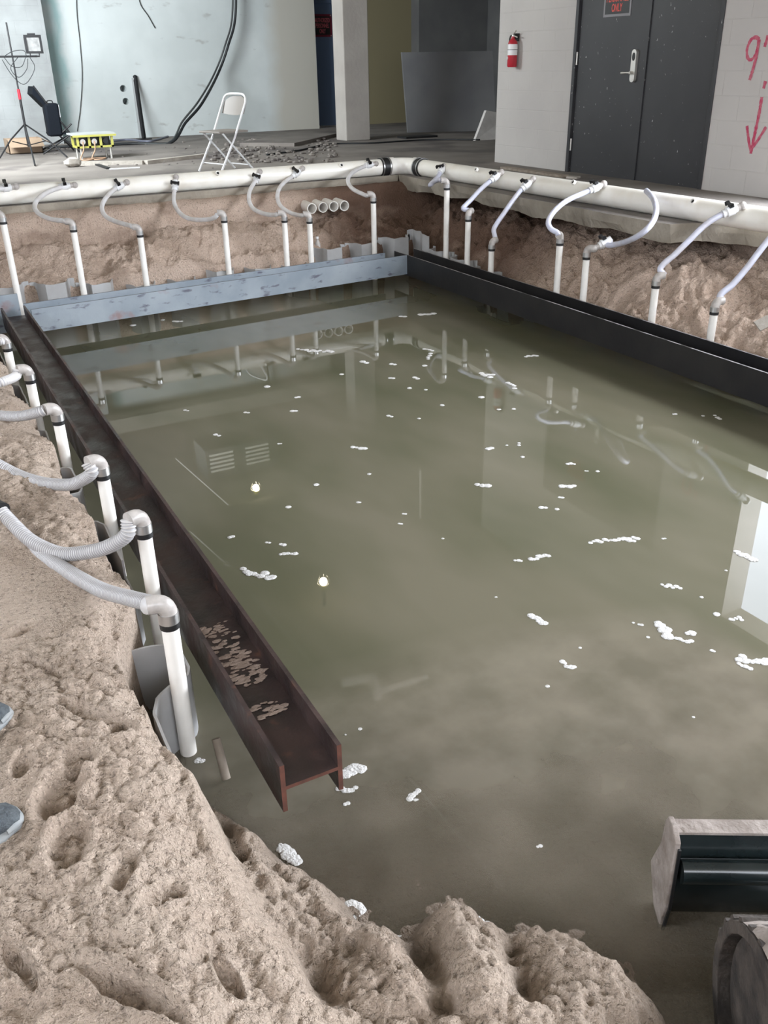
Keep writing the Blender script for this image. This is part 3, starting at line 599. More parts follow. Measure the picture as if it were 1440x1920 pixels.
# sand left on the rusty web
rnd = random.Random(21)
for (px, wx, wy, lab) in (((435, 1225), .10, .26, 'patch of pink sand spread on the rusty beam web'), ((500, 1330), .09, .05, 'small smear of sand near the open end of the rusty beam')):
    c = P(*px, -.662); mb = MB()
    for i in range(130 if wy > .1 else 34):
        t = (rnd.random()-.5)*2; mb.ball((c[0]+(rnd.random()-.5)*wx*1.1, c[1]+t*wy*.75, -.6595), .004+.011*rnd.random()**2, 8, 4, (1.5, .8, .10), .6, rnd)
    tag(mb.build('sand_patch', M['soil']), lab, 'sand', kind='stuff')

# ================================================================== SHEET PILES
def sheet_run(pts, ztops, side, labf, grp):
    """each corrugation is one sheet; pts: lists of (x,y) per sheet"""
    for i, (pl_, zt) in enumerate(zip(pts, ztops)):
        q = resample(catmull([np.array((a[0], a[1], 0.)) for a in pl_], 1) if False else [np.array((a[0], a[1], 0.)) for a in pl_], .02)
        n = len(q); V = []; F = []; th = .008; rr = random.Random(i*7+len(pl_)); nr = []
        for k, p in enumerate(q):
            t = q[min(k+1, n-1)]-q[max(k-1, 0)]; t /= np.linalg.norm(t)+1e-9; nn = np.array((-t[1], t[0], 0)); z = zt+.004*math.sin(k*.7+i)
            V += [tuple(p+nn*th/2+np.array((0, 0, z))), tuple(p-nn*th/2+np.array((0, 0, z))), tuple(p+nn*th/2+np.array((0, 0, -1.6))), tuple(p-nn*th/2+np.array((0, 0, -1.6)))]
        for k in range(n-1):
            a = 4*k; b = a+4; F += [(a, b, b+1, a+1), (a, a+2, b+2, b), (a+1, b+1, b+3, a+3)]
        F += [(0, 1, 3, 2), (4*n-4, 4*n-2, 4*n-1, 4*n-3)]
        o = MB().add(V, F).build('sheet_pile', M['vinyl'], smooth=True, sharp=35); tag(o, labf(i), 'sheet pile', grp)
L_IN, L_OUT = .395, .535
lsh = [[(.37, 1.93), (.385, 2.02), (.39, 2.20), (.42, 2.27), (.47, 2.30), (.535, 2.33), (.555, 2.37), (.555, 2.50), (.54, 2.535), (.34, 2.56)],
       [(.45, 2.57), (.40, 2.58), (.39, 2.62), (.39, 2.86)], [(.39, 2.87), (.40, 2.90), (.52, 2.93), (.54, 2.97), (.54, 3.15)],
       [(.54, 3.16), (.55, 3.5), (.53, 3.57), (.42, 3.585), (.39, 3.62), (.39, 3.80)], [(.39, 3.81), (.40, 3.86), (.53, 3.9), (.55, 3.94), (.55, 4.18), (.53, 4.22), (.42, 4.24)],
       [(.42, 4.25), (.40, 4.45), (.53, 4.6), (.55, 4.9), (.42, 5.0)], [(.42, 5.01), (.40, 5.3), (.54, 5.4), (.55, 5.8), (.42, 5.9)], [(.42, 5.91), (.40, 6.2), (.54, 6.3), (.55, 6.8), (.42, 6.9)], [(.42, 6.91), (.42, 7.2), (.56, 7.3), (.60, 7.9)]]
llab = ['curved grey vinyl sheet pile at the near end, around the front riser', 'grey sheet pile right behind the curved near one', 'third grey sheet pile from the near end, beside the second riser', 'grey sheet pile with its flat face showing behind the second riser',
        'grey sheet pile showing beside the third riser from the front', 'grey sheet pile mostly hidden behind the third riser', 'grey sheet pile beside the fourth riser', 'grey sheet pile beside the farthest left risers', 'grey sheet pile at the far left corner of the pit']
sheet_run(lsh, [-.63, -.66, -.70, -.62, -.62, -.66, -.66, -.66, -.60], 'l', lambda i: llab[i], 'grey sheet piles along the left of the pit')
fsh = []; x0 = .66
for i in range(11):
    a = x0+i*.385
    fsh.append([(a, 8.36), (a+.05, 8.36), (a+.11, 8.20), (a+.27, 8.20), (a+.33, 8.36), (a+.38, 8.36)])
tops = [-.54, -.555, -.60, -.66, -.66, -.62, -.64, -.66, -.53, -.52, -.50]
def ordn(i): return ['first', 'second', 'third', 'fourth', 'fifth', 'sixth', 'seventh', 'eighth', 'ninth', 'tenth', 'eleventh', 'twelfth', 'thirteenth', 'fourteenth', 'fifteenth'][i]
sheet_run(fsh, tops, 'f', lambda i: f'grey corrugated sheet pile behind the blue-grey beam, {ordn(i)} from the left', 'grey sheet piles behind the far beam')
rsh = []
for i in range(13):
    a = 8.30-i*.40
    rsh.append([(4.90, a), (4.90, a-.05), (4.78, a-.11), (4.78, a-.27), (4.90, a-.33), (4.90, a-.39)] if i else [(4.86, 8.36), (4.93, 8.36), (4.93, 8.2), (4.86, 8.05), (4.86, 7.92)])
sheet_run(rsh, [-.46, -.56, -.58, -.62]+[-.76]*9, 'r', lambda i: f'grey sheet pile behind the black beam, {ordn(i)} from the far corner', 'grey sheet piles behind the black beam')

# ================================================================== HEADER PIPES
HR = .084
def hpipe(name, lab, a, b):
    t = thing(name, lab, 'pipe', a); MB().tube([a, b], HR, 40).build('pipe', M['header'], t); return t
HY = 9.2; hz = HR
HF = hpipe('header_pipe', 'long cream header pipe lying on the slab along the far edge', (-1.4, HY, hz), (5.02, HY, hz))
CX, CYy = 5.36, 9.2
HRr = hpipe('header_pipe', 'long cream header pipe running along the right edge below the door', (5.355, 8.86, hz), (5.50, 1.6, hz))
el = thing('pipe_elbow', 'white right-angle pipe elbow joining the two header pipes at the corner', 'pipe fitting', (5.3, 9.1, hz))
arc = [(5.16+.185*math.sin(t), 9.2-.185*(1-math.cos(t)), hz) for t in np.linspace(0, PI/2, 9)]
MB().tube([(5.08, 9.2, hz)]+arc+[(5.35, 8.93, hz)], .088, 36).build('elbow_body', M['pvc'], el)
for a, b in (((5.10, 9.2, hz), (5.17, 9.2, hz)), ((5.348, 9.03, hz), (5.35, 8.95, hz))): MB().tube([a, b], .095, 36).build('hub', M['pvc'], el)
for lab, a, b in (('black rubber coupling with steel clamps on the far header', (5.00, 9.2, hz), (5.11, 9.2, hz)), ('black rubber coupling at the start of the right header', (5.351, 8.95, hz), (5.353, 8.84, hz))):
    k = thing('rubber_coupling', lab, 'coupling', a); MB().tube([a, b], .0965, 36).build('sleeve', M['rubber'], k)
    A = np.array(a); B = np.array(b)
    for s_ in (.12, .88): c = A+(B-A)*s_; dd = (B-A)/np.linalg.norm(B-A); MB().ring(c-dd*.006, c+dd*.006, .0995, .096, 36).build('clamp', M['steel'], k)
# left header, just outside the picture, feeds the ribbed hoses
hpipe('header_pipe', 'header pipe lying on the sand left of the pit, outside the picture', (-.9, 1.0, -.40), (-.9, 8.6, -.40))
# capped holes along the headers
def plug(lab, p, nrm, capd=True):
    p = np.array(p); nrm = np.array(nrm)/np.linalg.norm(nrm); t = thing('outlet_stub', lab, 'pipe fitting', p, 'unused outlets on the header pipes')
    MB().ring(p-nrm*.012, p+nrm*.012, .021, .0145, 16).build('rim', M['pvc'] if capd else M['elbow'], t); MB().cyl(p-nrm*.012, p+nrm*.003, .0145, 14).build('bore', M['rubber'], t)
plug('open dark outlet hole on the far header, below the folding chair', ony(408, 325, HY-.078)+np.array((0, 0, 0)), (0, -1, .45))
plug('open dark outlet hole on the far header, left of the corner hose', ony(640, 310, HY-.078), (0, -1, .45))
plug('open outlet on the right header nearest the corner', onx(893, 318, 5.29), (-1, 0, .45)); plug('open outlet on the right header between two valves', onx(1075, 342, 5.33), (-1, 0, .6), True)
plug('dark open outlet on the right header, right of the looped hose', onx(1300, 378, 5.375), (-1, 0, .5))

# ================================================================== RISERS, HOSES, VALVES
RR = .0265
def riser(lab, x, y, zt, zb=-1.3, grp=None, tilt=(0, 0), direction=(-1, 0)):
    t = thing('riser_pipe', lab, 'pipe', (x, y, zb), grp)
    top = (x, y, zt-.045)
    MB().tube([(x+tilt[0], y+tilt[1], zb), top], RR, 20).build('pipe', M['pvc'], t)
    MB().tube([(x, y, zt-.065), (x, y, zt-.035)], RR+.004, 20).build('collar', M['rubber'], t)
    d = np.array((*direction, 0.)); d /= np.linalg.norm(d)+1e-9; p = np.array((x, y, zt)); r = .035
    pts = [p+np.array((0, 0, -.045)), p+np.array((0, 0, -.012))]+[p+d*r*(1-math.cos(a))+np.array((0, 0, -.012+r*math.sin(a))) for a in np.linspace(.2, PI/2, 6)]+[p+d*(r+.022)+np.array((0, 0, r-.012))]
    e = MB().tube(pts, .0285, 18).build('elbow', M['elbow'], t)
    MB().ring(pts[0], pts[1], .0315, .028, 18).build('clamp', M['steel'], e)
    return t, pts[-1], d
def hose_path(start, pxs, end, ex=1.0, bow=0):
    D0, D1 = depth(start), depth(end); q = [np.array(p, float) for p in pxs]
    d = [0.]
    for a, b in zip(q, q[1:]): d.append(d[-1]+np.linalg.norm(b-a))
    tot = d[-1] or 1; pts = [np.array(start, float)]
    for (u, v), s_ in zip(q, d): pts.append(atd(u, v, (D0+(D1-D0)*(.04+.92*s_/tot)**ex)*(1-bow*math.sin(PI*min(1, s_/tot+.12)))))
    pts.append(np.array(end, float)); return catmull(pts, 10)
def hose(lab, path, r=.0215, ribbed=False, grp=None, valve=None, name='suction_hose', material=None):
    t = thing(name, lab, 'hose', path[0], grp)
    if ribbed:
        q = resample(path, .0026); rs = [(r+.0018, r+.0018, r-.0022, r-.0022)[i % 4] for i in range(len(q))]; mb = MB(); mb.tube(q, r, 14, True, rs); mb.mi = [(1 if (k//14) % 4 in (2, 3) and k < (len(q)-1)*14 else 0) for k in range(len(mb.f))]; mb.build('hose_body', [material or M['hose'], M['groove']], t, sharp=180)
    else: MB().tube(resample(path, .012), r, 14).build('hose_body', material or M['hose'], t, sharp=180)
    return t
def valve(t, p, d, up, sgn=1):
    """ball valve on the hose start: header nozzle at p, hose leaves along d"""
    p = np.array(p, float); d = np.array(d, float); d /= np.linalg.norm(d); up = np.array(up, float); up -= d*np.dot(up, d); up /= np.linalg.norm(up); s_ = np.cross(d, up)
    e = MB(); e.ball(p, .030, 12, 8); e.cyl(p, p+d*.045, .023, 12); e.build('swing_elbow', M['elbow'], t)
    b = MB(); b.tube([p+d*.04, p+d*.06, p+d*.062, p+d*.115, p+d*.117, p+d*.145], .02, 14, True, [.029, .029, .036, .036, .029, .029]); vb = b.build('valve_body', M['white'], t)
    h = MB(); c = p+d*.088; h.cyl(c+up*.025, c+up*.055, .011, 8); R = Matrix(((s_[0], d[0], up[0]), (s_[1], d[1], up[1]), (s_[2], d[2], up[2])))
    h.box((-.042, -.011, .046), (.042, .011, .060), R, c); h.box((-.042, -.015, .036), (-.026, .015, .062), R, c); h.box((.026, -.015, .036), (.042, .015, .062), R, c); h.build('valve_handle', M['rubber'], vb, smooth=False)
    return p+d*.14

FYR = 8.17
far = [ # riser top px, valve nozzle px, hose px list
    ((5, 412), (30, 350), None, 'leftmost far riser, at the picture edge'),
    ((137, 427), (140, 347), [(118, 350), (86, 362), (66, 381), (70, 398), (92, 410), (118, 414)], 'second far riser from the left'),
    ((262, 437), (238, 342), [(218, 352), (198, 372), (191, 391), (200, 407), (222, 417), (244, 423)], 'third far riser from the left'),
    ((420, 410), (330, 332), [(327, 358), (326, 378), (336, 398), (355, 410), (385, 412), (404, 407)], 'fourth far riser from the left, with the S-shaped hose'),
    ((533, 410), (487, 322), [(480, 338), (469, 356), (467, 376), (476, 392), (496, 401), (516, 403)], 'fifth far riser from the left'),
    ((580, 412), (567, 316), [(549, 330), (528, 347), (520, 367), (526, 386), (544, 399), (564, 404)], 'sixth far riser, close beside the fifth'),
    ((700, 374), (705, 307), [(686, 311), (664, 321), (652, 337), (660, 353), (676, 362), (688, 367)], 'far riser nearest the right corner'),
]
for i, (tp, vp, hp, lab) in enumerate(far):
    p = ony(tp[0], tp[1], FYR); nz = ony(vp[0], vp[1], HY-.07)
    dr_ = (-.95, .3) if i else (-1, .2)
    t, e, d = riser(f'white riser behind the blue-grey beam: {lab}', p[0], p[1], p[2]+.03, -1.2, None, direction=dr_)
    if hp is None:
        hp = [(12, 352), (-20, 358), (-50, 372), (-70, 395), (-40, 408), (-12, 410)]
    path0 = hose_path(nz, hp, e)
    dd = path0[10]-path0[0]
    ht = thing('suction_hose', f'grey hose with a black-handled valve, far header to the {lab.replace(", at the picture edge","").replace(", with the S-shaped hose","").replace(", close beside the fifth","")}', 'hose', nz)
    st = valve(ht, nz, dd, (0, -.5, 1)); path = catmull([st]+path0[10::6]+[path0[-1]], 5)
    MB().tube(resample(path, .012), .0205, 14).build('hose_body', M['hose'], ht, sharp=180)
right = [
    ((838, 349), (832, 312), [(822, 330), (806, 347), (815, 340), (825, 337)], 4.82, 'in the far corner', 'short looped hose hanging at the start of the right header'),
    ((878, 408), (940, 323), [(916, 342), (898, 358), (880, 378), (868, 391), (872, 396)], 4.80, 'second from the far corner', 'hose bent down from the first right-hand valve'),
    ((922, 463), (1000, 336), [(976, 357), (958, 381), (940, 407), (926, 430), (920, 445)], 4.80, 'third from the far corner', 'straight sloping hose from the second right-hand valve'),
    ((1050, 452), (1132, 345), [(1092, 363), (1060, 378), (1036, 400), (1028, 418), (1034, 430), (1045, 436)], 4.80, 'with the hose bent like a hook', 'hook-shaped hose below the grey double door'),
    ((1100, 478), (1212, 358), [(1222, 368), (1230, 388), (1226, 412), (1208, 434), (1182, 450), (1152, 459), (1124, 460)], 4.80, 'with a white valve on top', 'big looped hose ending in a white valve on its riser'),
    ((1230, 531), (1392, 386), [(1352, 403), (1322, 422), (1290, 453), (1262, 480), (1238, 502), (1231, 514)], 4.80, 'in front of the broken slab corner', 'long sloping hose crossing the broken slab corner'),
    ((1340, 580), (1500, 395), [(1450, 440), (1425, 470), (1400, 503), (1372, 535), (1350, 553), (1342, 564)], 4.80, 'nearest the right picture edge', 'sloping hose leaving the picture at the right'),
]
for i, (tp, vp, hp, xr, lab, hl) in enumerate(right):
    p = onx(tp[0], tp[1], xr); xx = 5.355+(8.86-p[1])*.02-.075; nz = onx(vp[0], vp[1], xx)
    t, e, d = riser(f'white riser behind the black beam, {lab}', p[0], p[1], p[2]+.03, -1.25, None, direction=(.5, -.9) if i == 4 else (-.7, -.5) if i == 3 else (-.8, .4) if i == 0 else (nz[0]-p[0], nz[1]-p[1]))
    path0 = hose_path(nz, hp if i in (0, 3, 4) else hp[:-1], e, .3 if i == 4 else .6, .08 if i == 4 else 0); ht = thing('suction_hose', f'pale {hl}', 'hose', nz)
    if i == 4:
        dd = path0[-12]-path0[-1]; st = valve(ht, e, dd, (0, 0, 1)); path = catmull([path0[0]]+path0[10:-12:6]+[st], 5)
    else:
        dd = path0[10]-path0[0]; st = valve(ht, nz, dd, (-.4, 0, 1)); path = catmull([st]+path0[10::6]+[path0[-1]], 5)
    MB().tube(resample(path, .012), .0215, 14).build('hose_body', M['hose_blue'], ht, sharp=180)

left = [ # x,y,ztop , hose px (elbow -> frame edge), label
    (.55, 6.05, -.46, [(2, 640), (-25, 642)], 'farthest, half hidden at picture edge', (-1, .0), -.42),
    (.555, 5.19, -.43, [(30, 705), (5, 716), (-25, 725)], 'fifth left riser counting from the front', (-1, -.15), -.42),
    (.555, 4.35, -.40, [(75, 772), (40, 780), (0, 779), (-45, 770)], 'fourth left riser counting from the front', (-1, -.3), -.42),
    (.578, 3.50, -.365, [(172, 886), (150, 902), (125, 909), (75, 904), (25, 886), (-40, 850)], 'third left riser counting from the front', (-1, -.3), -.43),
    (.578, 2.86, -.34, [(238, 1002), (205, 1024), (165, 1035), (115, 1038), (60, 1015), (20, 978), (2, 958)], 'second left riser from the front', (-.9, -.4), -.40),
    (.492, 2.27, -.35, [(290, 1134), (245, 1122), (195, 1108), (150, 1085), (90, 1048), (40, 1018), (0, 985), (-60, 930)], 'front left riser, in shallow water', (-1, .15), -.44)]
for i, (x, y, zt, hp, lab, dr_, ze) in enumerate(left):
    t, e, d = riser(f'white PVC riser beside the rusty beam: {lab}', x, y, zt+.02, -1.25, None, direction=dr_)
    endp = P(hp[-1][0], hp[-1][1], ze); path = hose_path(e, hp[:-1], endp)
    if i == 4: ext = path
    else:
        ext = path+list(catmull([path[-1], path[-1]+np.array((-.25, .0, -.01)), np.array((-.84, endp[1]+.1, -.38))], 8))[1:]
    o = hose('ribbed white hose curving left from the '+lab.split(',')[0].replace('farthest', 'farthest')+(' over the sand' if i == 5 else ''), ext, r=.0245, ribbed=True)
# black connector at the picture edge joins the second hose to a dark hose
a = P(3, 955, -.40); b = P(8, 940, -.385); dd = (b-a); c = thing('hose_connector', 'black hose connector at the left picture edge', 'hose fitting', a)
a2 = a+np.array((-.02, .045, .0)); MB().tube([a+np.array((.004, -.01, 0)), a2], .030, 14).build('sleeve', M['rubber'], c); MB().tube([a2, a2+np.array((-.05, .06, .0))], .036, 8).build('nut', M['rubber'], c)
tag(MB().tube(resample(catmull([a2+np.array((-.05, .06, 0)), a2+np.array((-.3, .25, .03)), np.array((-.84, 3.2, -.36))], 8), .02), .024, 12).build('suction_hose', M['rubber'], sharp=180), 'dark hose behind the black connector, leaving the picture', 'hose')

# four short conduits sticking out of the far bank
for i, (u, v) in enumerate([(585, 391), (606, 389), (626, 387), (646, 386)]):
    p = ony(u, v, 8.78); o = MB().ring((p[0], 8.78, p[2]), (p[0]+.02, 9.15, p[2]+.01), .052, .044, 28).build('conduit_stub', M['pvc'])
    tag(o, f'open white conduit end in the far bank, {ordn(i)} of four from the left', 'pipe', 'four conduit ends in the far bank')
# clear bottle on the bank near them and thin stub pipes by the near sheet pile
bt = P(596, 462, -.45); bt = ony(596, 470, 8.5)
b_ = thing('plastic_bottle', 'small clear plastic bottle standing on the far bank', 'bottle', bt)
MB().tube([bt+np.array((0, 0, -.08)), bt+np.array((0, 0, .07)), bt+np.array((0, 0, .10)), bt+np.array((0, 0, .125))], .03, 14, True, [.028, .03, .014, .012]).build('bottle_body', M['elbow'], b_); MB().cyl(bt+np.array((0, 0, .12)), bt+np.array((0, 0, .14)), .015, 12).build('cap', M['white'], b_)
st_a = P(425, 1465, -.88); 
tag(MB().tube([P(405, 1385, -.76)+np.array((0, 0, 0)), st_a+np.array((0, 0, .01))], .014, 12).build('wooden_stake', M['wood']), 'short muddy stake leaning beside the rusty beam, near its open end', 'stake')
# fallen grey sheet offcut on the right bank
c = onx(1432, 606, 5.02); tag(MB().box((-.05, -.04, -.006), (.05, .04, .006), Matrix.Rotation(.6, 3, 'X') @ Matrix.Rotation(-.5, 3, 'Y'), tuple(c+np.array((0, 0, .0)))).build('panel_offcut', M['stone'], smooth=False), 'pale flat offcut lying on the right sand slope', 'debris')

# ================================================================== FOAM ON THE WATER
FO = [ # px u,v, length px, width px, angle deg (image), blobs, label
    (483, 1076, 74, 22, 14, 9, 'long clump of white foam near the rusty beam'), (540, 1040, 38, 12, 2, 5, 'small foam clump above the long one by the rusty beam'), (660, 1446, 42, 34, -20, 8, 'ragged foam ring beside the open end of the rusty beam'), (650, 1480, 44, 18, 0, 6, 'foam patch just under the rusty beam end'),
    (775, 1490, 34, 18, -40, 4, 'pair of foam scraps right of the rusty beam end'), (673, 840, 34, 8, 12, 4, 'foam strip in the middle left of the water'), (905, 910, 34, 8, 5, 3, 'smooth foam fleck in the centre of the water'), (1150, 1013, 110, 12, -4, 14, 'long chain of foam right of centre'), (1175, 1012, 36, 16, 20, 5, 'forked right end of the long foam chain'),
    (1012, 1046, 44, 18, -20, 7, 'foam cluster below and left of the long chain'), (972, 1051, 20, 7, 0, 3, 'little foam crescent left of that cluster'), (1258, 1100, 46, 12, 4, 6, 'narrow foam clump in the right half'), (1008, 1162, 40, 18, 30, 7, 'foam pair lower centre right'), (1245, 1180, 40, 28, 60, 9, 'curl of foam at the lower right'), (1278, 1200, 50, 12, 8, 6, 'foam tail of the lower right curl'),
    (1293, 1187, 22, 11, 0, 2, 'round smooth foam blob next to the curl'), (1412, 1238, 66, 20, 8, 10, 'thick foam clump at the right picture edge'), (1395, 1250, 34, 14, 20, 4, 'smooth foam lobe under the right edge clump'), (1065, 1248, 34, 16, 25, 6, 'small ring of foam lower centre'), (1380, 1160, 30, 14, 0, 5, 'foam oval on the bright reflection'), (1398, 1044, 46, 20, 20, 9, 'lacy foam on the edge of the bright reflection'),
    (1065, 912, 36, 7, 2, 4, 'thin foam streak right of centre'), (1020, 952, 18, 10, 0, 2, 'rounded foam fleck below the thin streak'), (1070, 870, 22, 6, 5, 3, 'short foam streak above the thin one'), (913, 704, 28, 14, 8, 7, 'foam cluster near the far right risers reflection'), (960, 722, 24, 14, 40, 5, 'foam scrap beside the far cluster'), (996, 667, 30, 8, -5, 5, 'ragged foam fleck close to the black beam'),
    (590, 658, 80, 9, 3, 10, 'long foam streak near the far header reflection'), (805, 668, 16, 14, 90, 4, 'foam squiggle by the reflected corner risers'), (803, 656, 22, 6, 10, 4, 'second squiggle of foam by the reflected corner'), (1345, 782, 18, 8, 25, 3, 'foam by the black beam'), (1345, 1152, 14, 9, 0, 1, 'yellowish foam dot at the corner of the bright reflection'),
    (800, 589, 36, 5, -2, 4, 'thin foam line close to the far corner'), (755, 594, 16, 4, 0, 2, 'tiny foam line beside the far corner line'), (333, 603, 22, 4, 0, 3, 'foam line in front of the far beam'), (1337, 1222, 10, 12, 0, 2, 'foam dot between the curl and the edge clump')]
rnd = random.Random(99)
def foam(u, v, ln, wd, ang, nb, lab, grp=None):
    c = P(u, v, WZ); mb = MB(); mx_ = .3
    for k in range(nb):
        t = (k+.5)/nb-.5 + (rnd.random()-.5)*.3/nb; s_ = (rnd.random()-.5)*.8 if nb > 1 else 0; a = math.radians(ang)
        du = t*ln*.86*math.cos(a)-s_*wd*.5*math.sin(a); dv = t*ln*.86*math.sin(a)+s_*wd*.5*math.cos(a)
        p = P(u+du, v+dv, WZ); rr = max(ln/nb*.75, wd*.42)*(.75+.5*rnd.random()); r_ = rr/2/FPX*depth(p)*1.45
        el_ = 1.0
        mb.ball((p[0], p[1], WZ+.001), r_, 12, 6, (1.15, 1.15, .22), .18, rnd)
        if r_ > .012:
            for _ in range(5):
                an = rnd.random()*6.28; mb.ball((p[0]+r_*.8*math.cos(an), p[1]+r_*.8*math.sin(an), WZ+.001), r_*.45, 8, 5, (1, 1, .35), .2, rnd)
    tag(mb.build('foam_patch', M['foam'], sharp=60), lab, 'foam', grp)
for f in FO: foam(*f)
small = [(558, 745, 12), (463, 773, 14), (552, 772, 14), (408, 816, 16), (349, 770, 12), (525, 833, 10), (732, 781, 14), (786, 785, 6), (780, 709, 14), (735, 709, 12), (738, 684, 14), (796, 686, 8), (683, 679, 16), (768, 728, 8), (799, 731, 6), (829, 760, 6), (903, 745, 8), (963, 767, 8), (918, 841, 16), (980, 857, 8), (972, 835, 8), (973, 831, 6), (950, 835, 6), (692, 889, 6), (593, 909, 8), (673, 942, 10), (758, 963, 10), (751, 983, 12), (541, 951, 8), (503, 1018, 12), (433, 1007, 14), (530, 1022, 14), (830, 1010, 5), (1265, 777, 10), (1318, 780, 6), (1052, 933, 10), (1100, 884, 10), (1120, 884, 6), (1200, 1172, 12), (1215, 1195, 6), (1361, 1070, 6), (1315, 1120, 5), (1088, 1215, 5), (1026, 1287, 6), (613, 1369, 8), (676, 1367, 6), (648, 1378, 5), (1011, 1587, 12), (650, 1508, 16), (1045, 955, 6), (1188, 1168, 6), (935, 768, 8), (500, 725, 8), (305, 600, 8), (250, 610, 8), (640, 702, 8), (930, 1120, 5), (1245, 1010, 10), (780, 1500, 10), (1300, 1345, 5)]
ANCH = [((483, 1076), 'long foam clump by the rusty beam'), ((655, 1460), 'foam ring at the rusty beam end'), ((775, 1490), 'foam scraps near the beam end'), ((673, 840), 'foam strip in the middle left'), ((905, 910), 'smooth foam fleck in the centre'), ((1140, 1013), 'long foam chain'),
        ((1005, 1046), 'cluster below the long chain'), ((1258, 1100), 'narrow foam clump'), ((1008, 1162), 'foam pair lower centre right'), ((1265, 1190), 'foam curl at the lower right'), ((1065, 1248), 'small foam ring'), ((1380, 1160), 'foam oval'), ((1065, 912), 'thin foam streak right of centre'),
        ((913, 704), 'foam by the reflected risers'), ((996, 667), 'ragged fleck near the black beam'), ((590, 658), 'foam streak near the reflected header'), ((805, 668), 'foam squiggle'), ((1345, 782), 'foam fleck by the black beam at the right'), ((333, 603), 'foam line by the far beam'), ((480, 920), 'farther reflected bulb'), ((607, 1097), 'nearer reflected bulb'), ((785, 940), 'reflected hanging rod'), ((450, 860), 'reflected air unit')]
seen = {}
for (u, v, s_) in small:
    (au, av), an_ = min(ANCH, key=lambda a: (a[0][0]-u)**2+((a[0][1]-v)*1.3)**2); dx_, dy_ = u-au, v-av; dist = math.hypot(dx_, dy_)
    side = ('right of' if dx_ > 0 else 'left of') if abs(dx_) > abs(dy_) else ('in front of' if dy_ > 0 else 'behind')
    lab = f"{'tiny' if s_ < 9 else 'small'} foam fleck {'close ' if dist < 40 else 'well ' if dist > 110 else ''}{side} the {an_}"; seen.setdefault(lab, []).append((u, v, s_))
for lab, L_ in seen.items():
    L_.sort(key=lambda q: q[1])
    for k, (u, v, s_) in enumerate(L_):
        l2 = lab if len(L_) == 1 else lab+(', nearest' if k == len(L_)-1 else ', farthest' if k == 0 else f', {ordn(k)} back')
        foam(u, v, s_, s_*.5, 0, 1 if s_ < 9 else 2, l2, 'tiny foam flecks on the open water')
for (u, v, ln, wd, ang, nb, lab) in [(545, 1603, 50, 30, 30, 12, 'dirty foam fringe against the sand left of the shore'), (662, 1712, 20, 44, 0, 8, 'foam fringe on the tip of the left sand lobe'), (895, 1728, 60, 22, 30, 12, 'foam fringe around the middle sand lobe'), (755, 1756, 50, 12, -5, 8, 'foam fringe in the little bay between two sand lobes'), (1020, 1768, 70, 12, 10, 10, 'foam line at the foot of the right sand lobe'), (1120, 1800, 50, 10, 35, 8, 'bubbles along the right sand lobe'), (375, 1425, 16, 16, 0, 5, 'foam caught at the foot of the front riser'), (535, 1590, 30, 10, 20, 5, 'thin scum beside the left foam fringe')]:
    foam(u, v, ln, wd, ang, nb, lab)

# ================================================================== MINI EXCAVATOR (blade and tracks)
ex = thing('mini_excavator', 'muddy mini excavator with a black dozer blade standing in the shallow water', 'excavator', (*EX0, -.9))
def E3(f, r, z): return (EX0[0]+EXF[0]*f+EXR[0]*r, EX0[1]+EXF[1]*f+EXR[1]*r, z)
BLD0 = P(1268, 1556, -.585)
bf = (BLD0[0]-EX0[0])*EXF[0]+(BLD0[1]-EX0[1])*EXF[1]; br0 = (BLD0[0]-EX0[0])*EXR[0]+(BLD0[1]-EX0[1])*EXR[1]; bw = 1.0
def sweep(prof, r0, r1): return MB().prism([E3(f, r0, z) for f, z in prof], (0, 0, 0), tuple(np.array(E3(0, r1, 0))-np.array(E3(0, r0, 0))))
outer = [(bf+.02, -.585), (bf+.005, -.63), (bf-.02, -.68), (bf-.035, -.74), (bf-.03, -.80), (bf-.01, -.86), (bf+.01, -.885)]
inner = [(f+.014, z) for f, z in reversed(outer)]
bl = sweep(outer+inner, br0, br0+bw).build('dozer_blade', M['exgloss'], ex, smooth=True, sharp=50)
tube_ = [(bf-.035+.03*math.cos(a)-.01, -.675+.032*math.sin(a)) for a in np.linspace(0, 2*PI, 17)[:-1]]
sweep([(bf+.02-.03, -.583), (bf+.034, -.583), (bf+.034, -.591), (bf-.01, -.591)], br0, br0+bw).build('top_lip', M['mud'], bl, smooth=False)
bb = sweep(tube_, br0+.01, br0+bw-.01).build('stiffener_tube', M['exgloss'], bl); 
sidep = [(bf-.045, -.583), (bf-.05, -.70), (bf-.05, -.80), (bf-.03, -.90), (bf+.02, -.895), (bf+.10, -.80), (bf+.05, -.68), (bf+.045, -.60), (bf+.03, -.570), (bf-.01, -.566)]
sweep(sidep, br0-.014, br0).build('side_plate', M['mud'], bl, smooth=False, bevel=.003); sweep(sidep, br0+bw, br0+bw+.014).build('side_plate', M['mud'], bl, smooth=False, bevel=.003)
sweep([(f, z) for f, z in [(bf-.052, -.60), (bf-.056, -.80), (bf-.036, -.90), (bf-.028, -.90), (bf-.046, -.80), (bf-.042, -.60)]], br0-.006, br0+.001).build('plate_rib', M['blackmetal'], bl, smooth=False)
for rr_ in (.30, .64):
    sweep([(bf-.03, -.72), (bf-.03, -.80), (bf-.75, -.70), (bf-.75, -.64)], br0+rr_, br0+rr_+.05).build('push_arm', M['exgloss'], ex, smooth=False, bevel=.004)
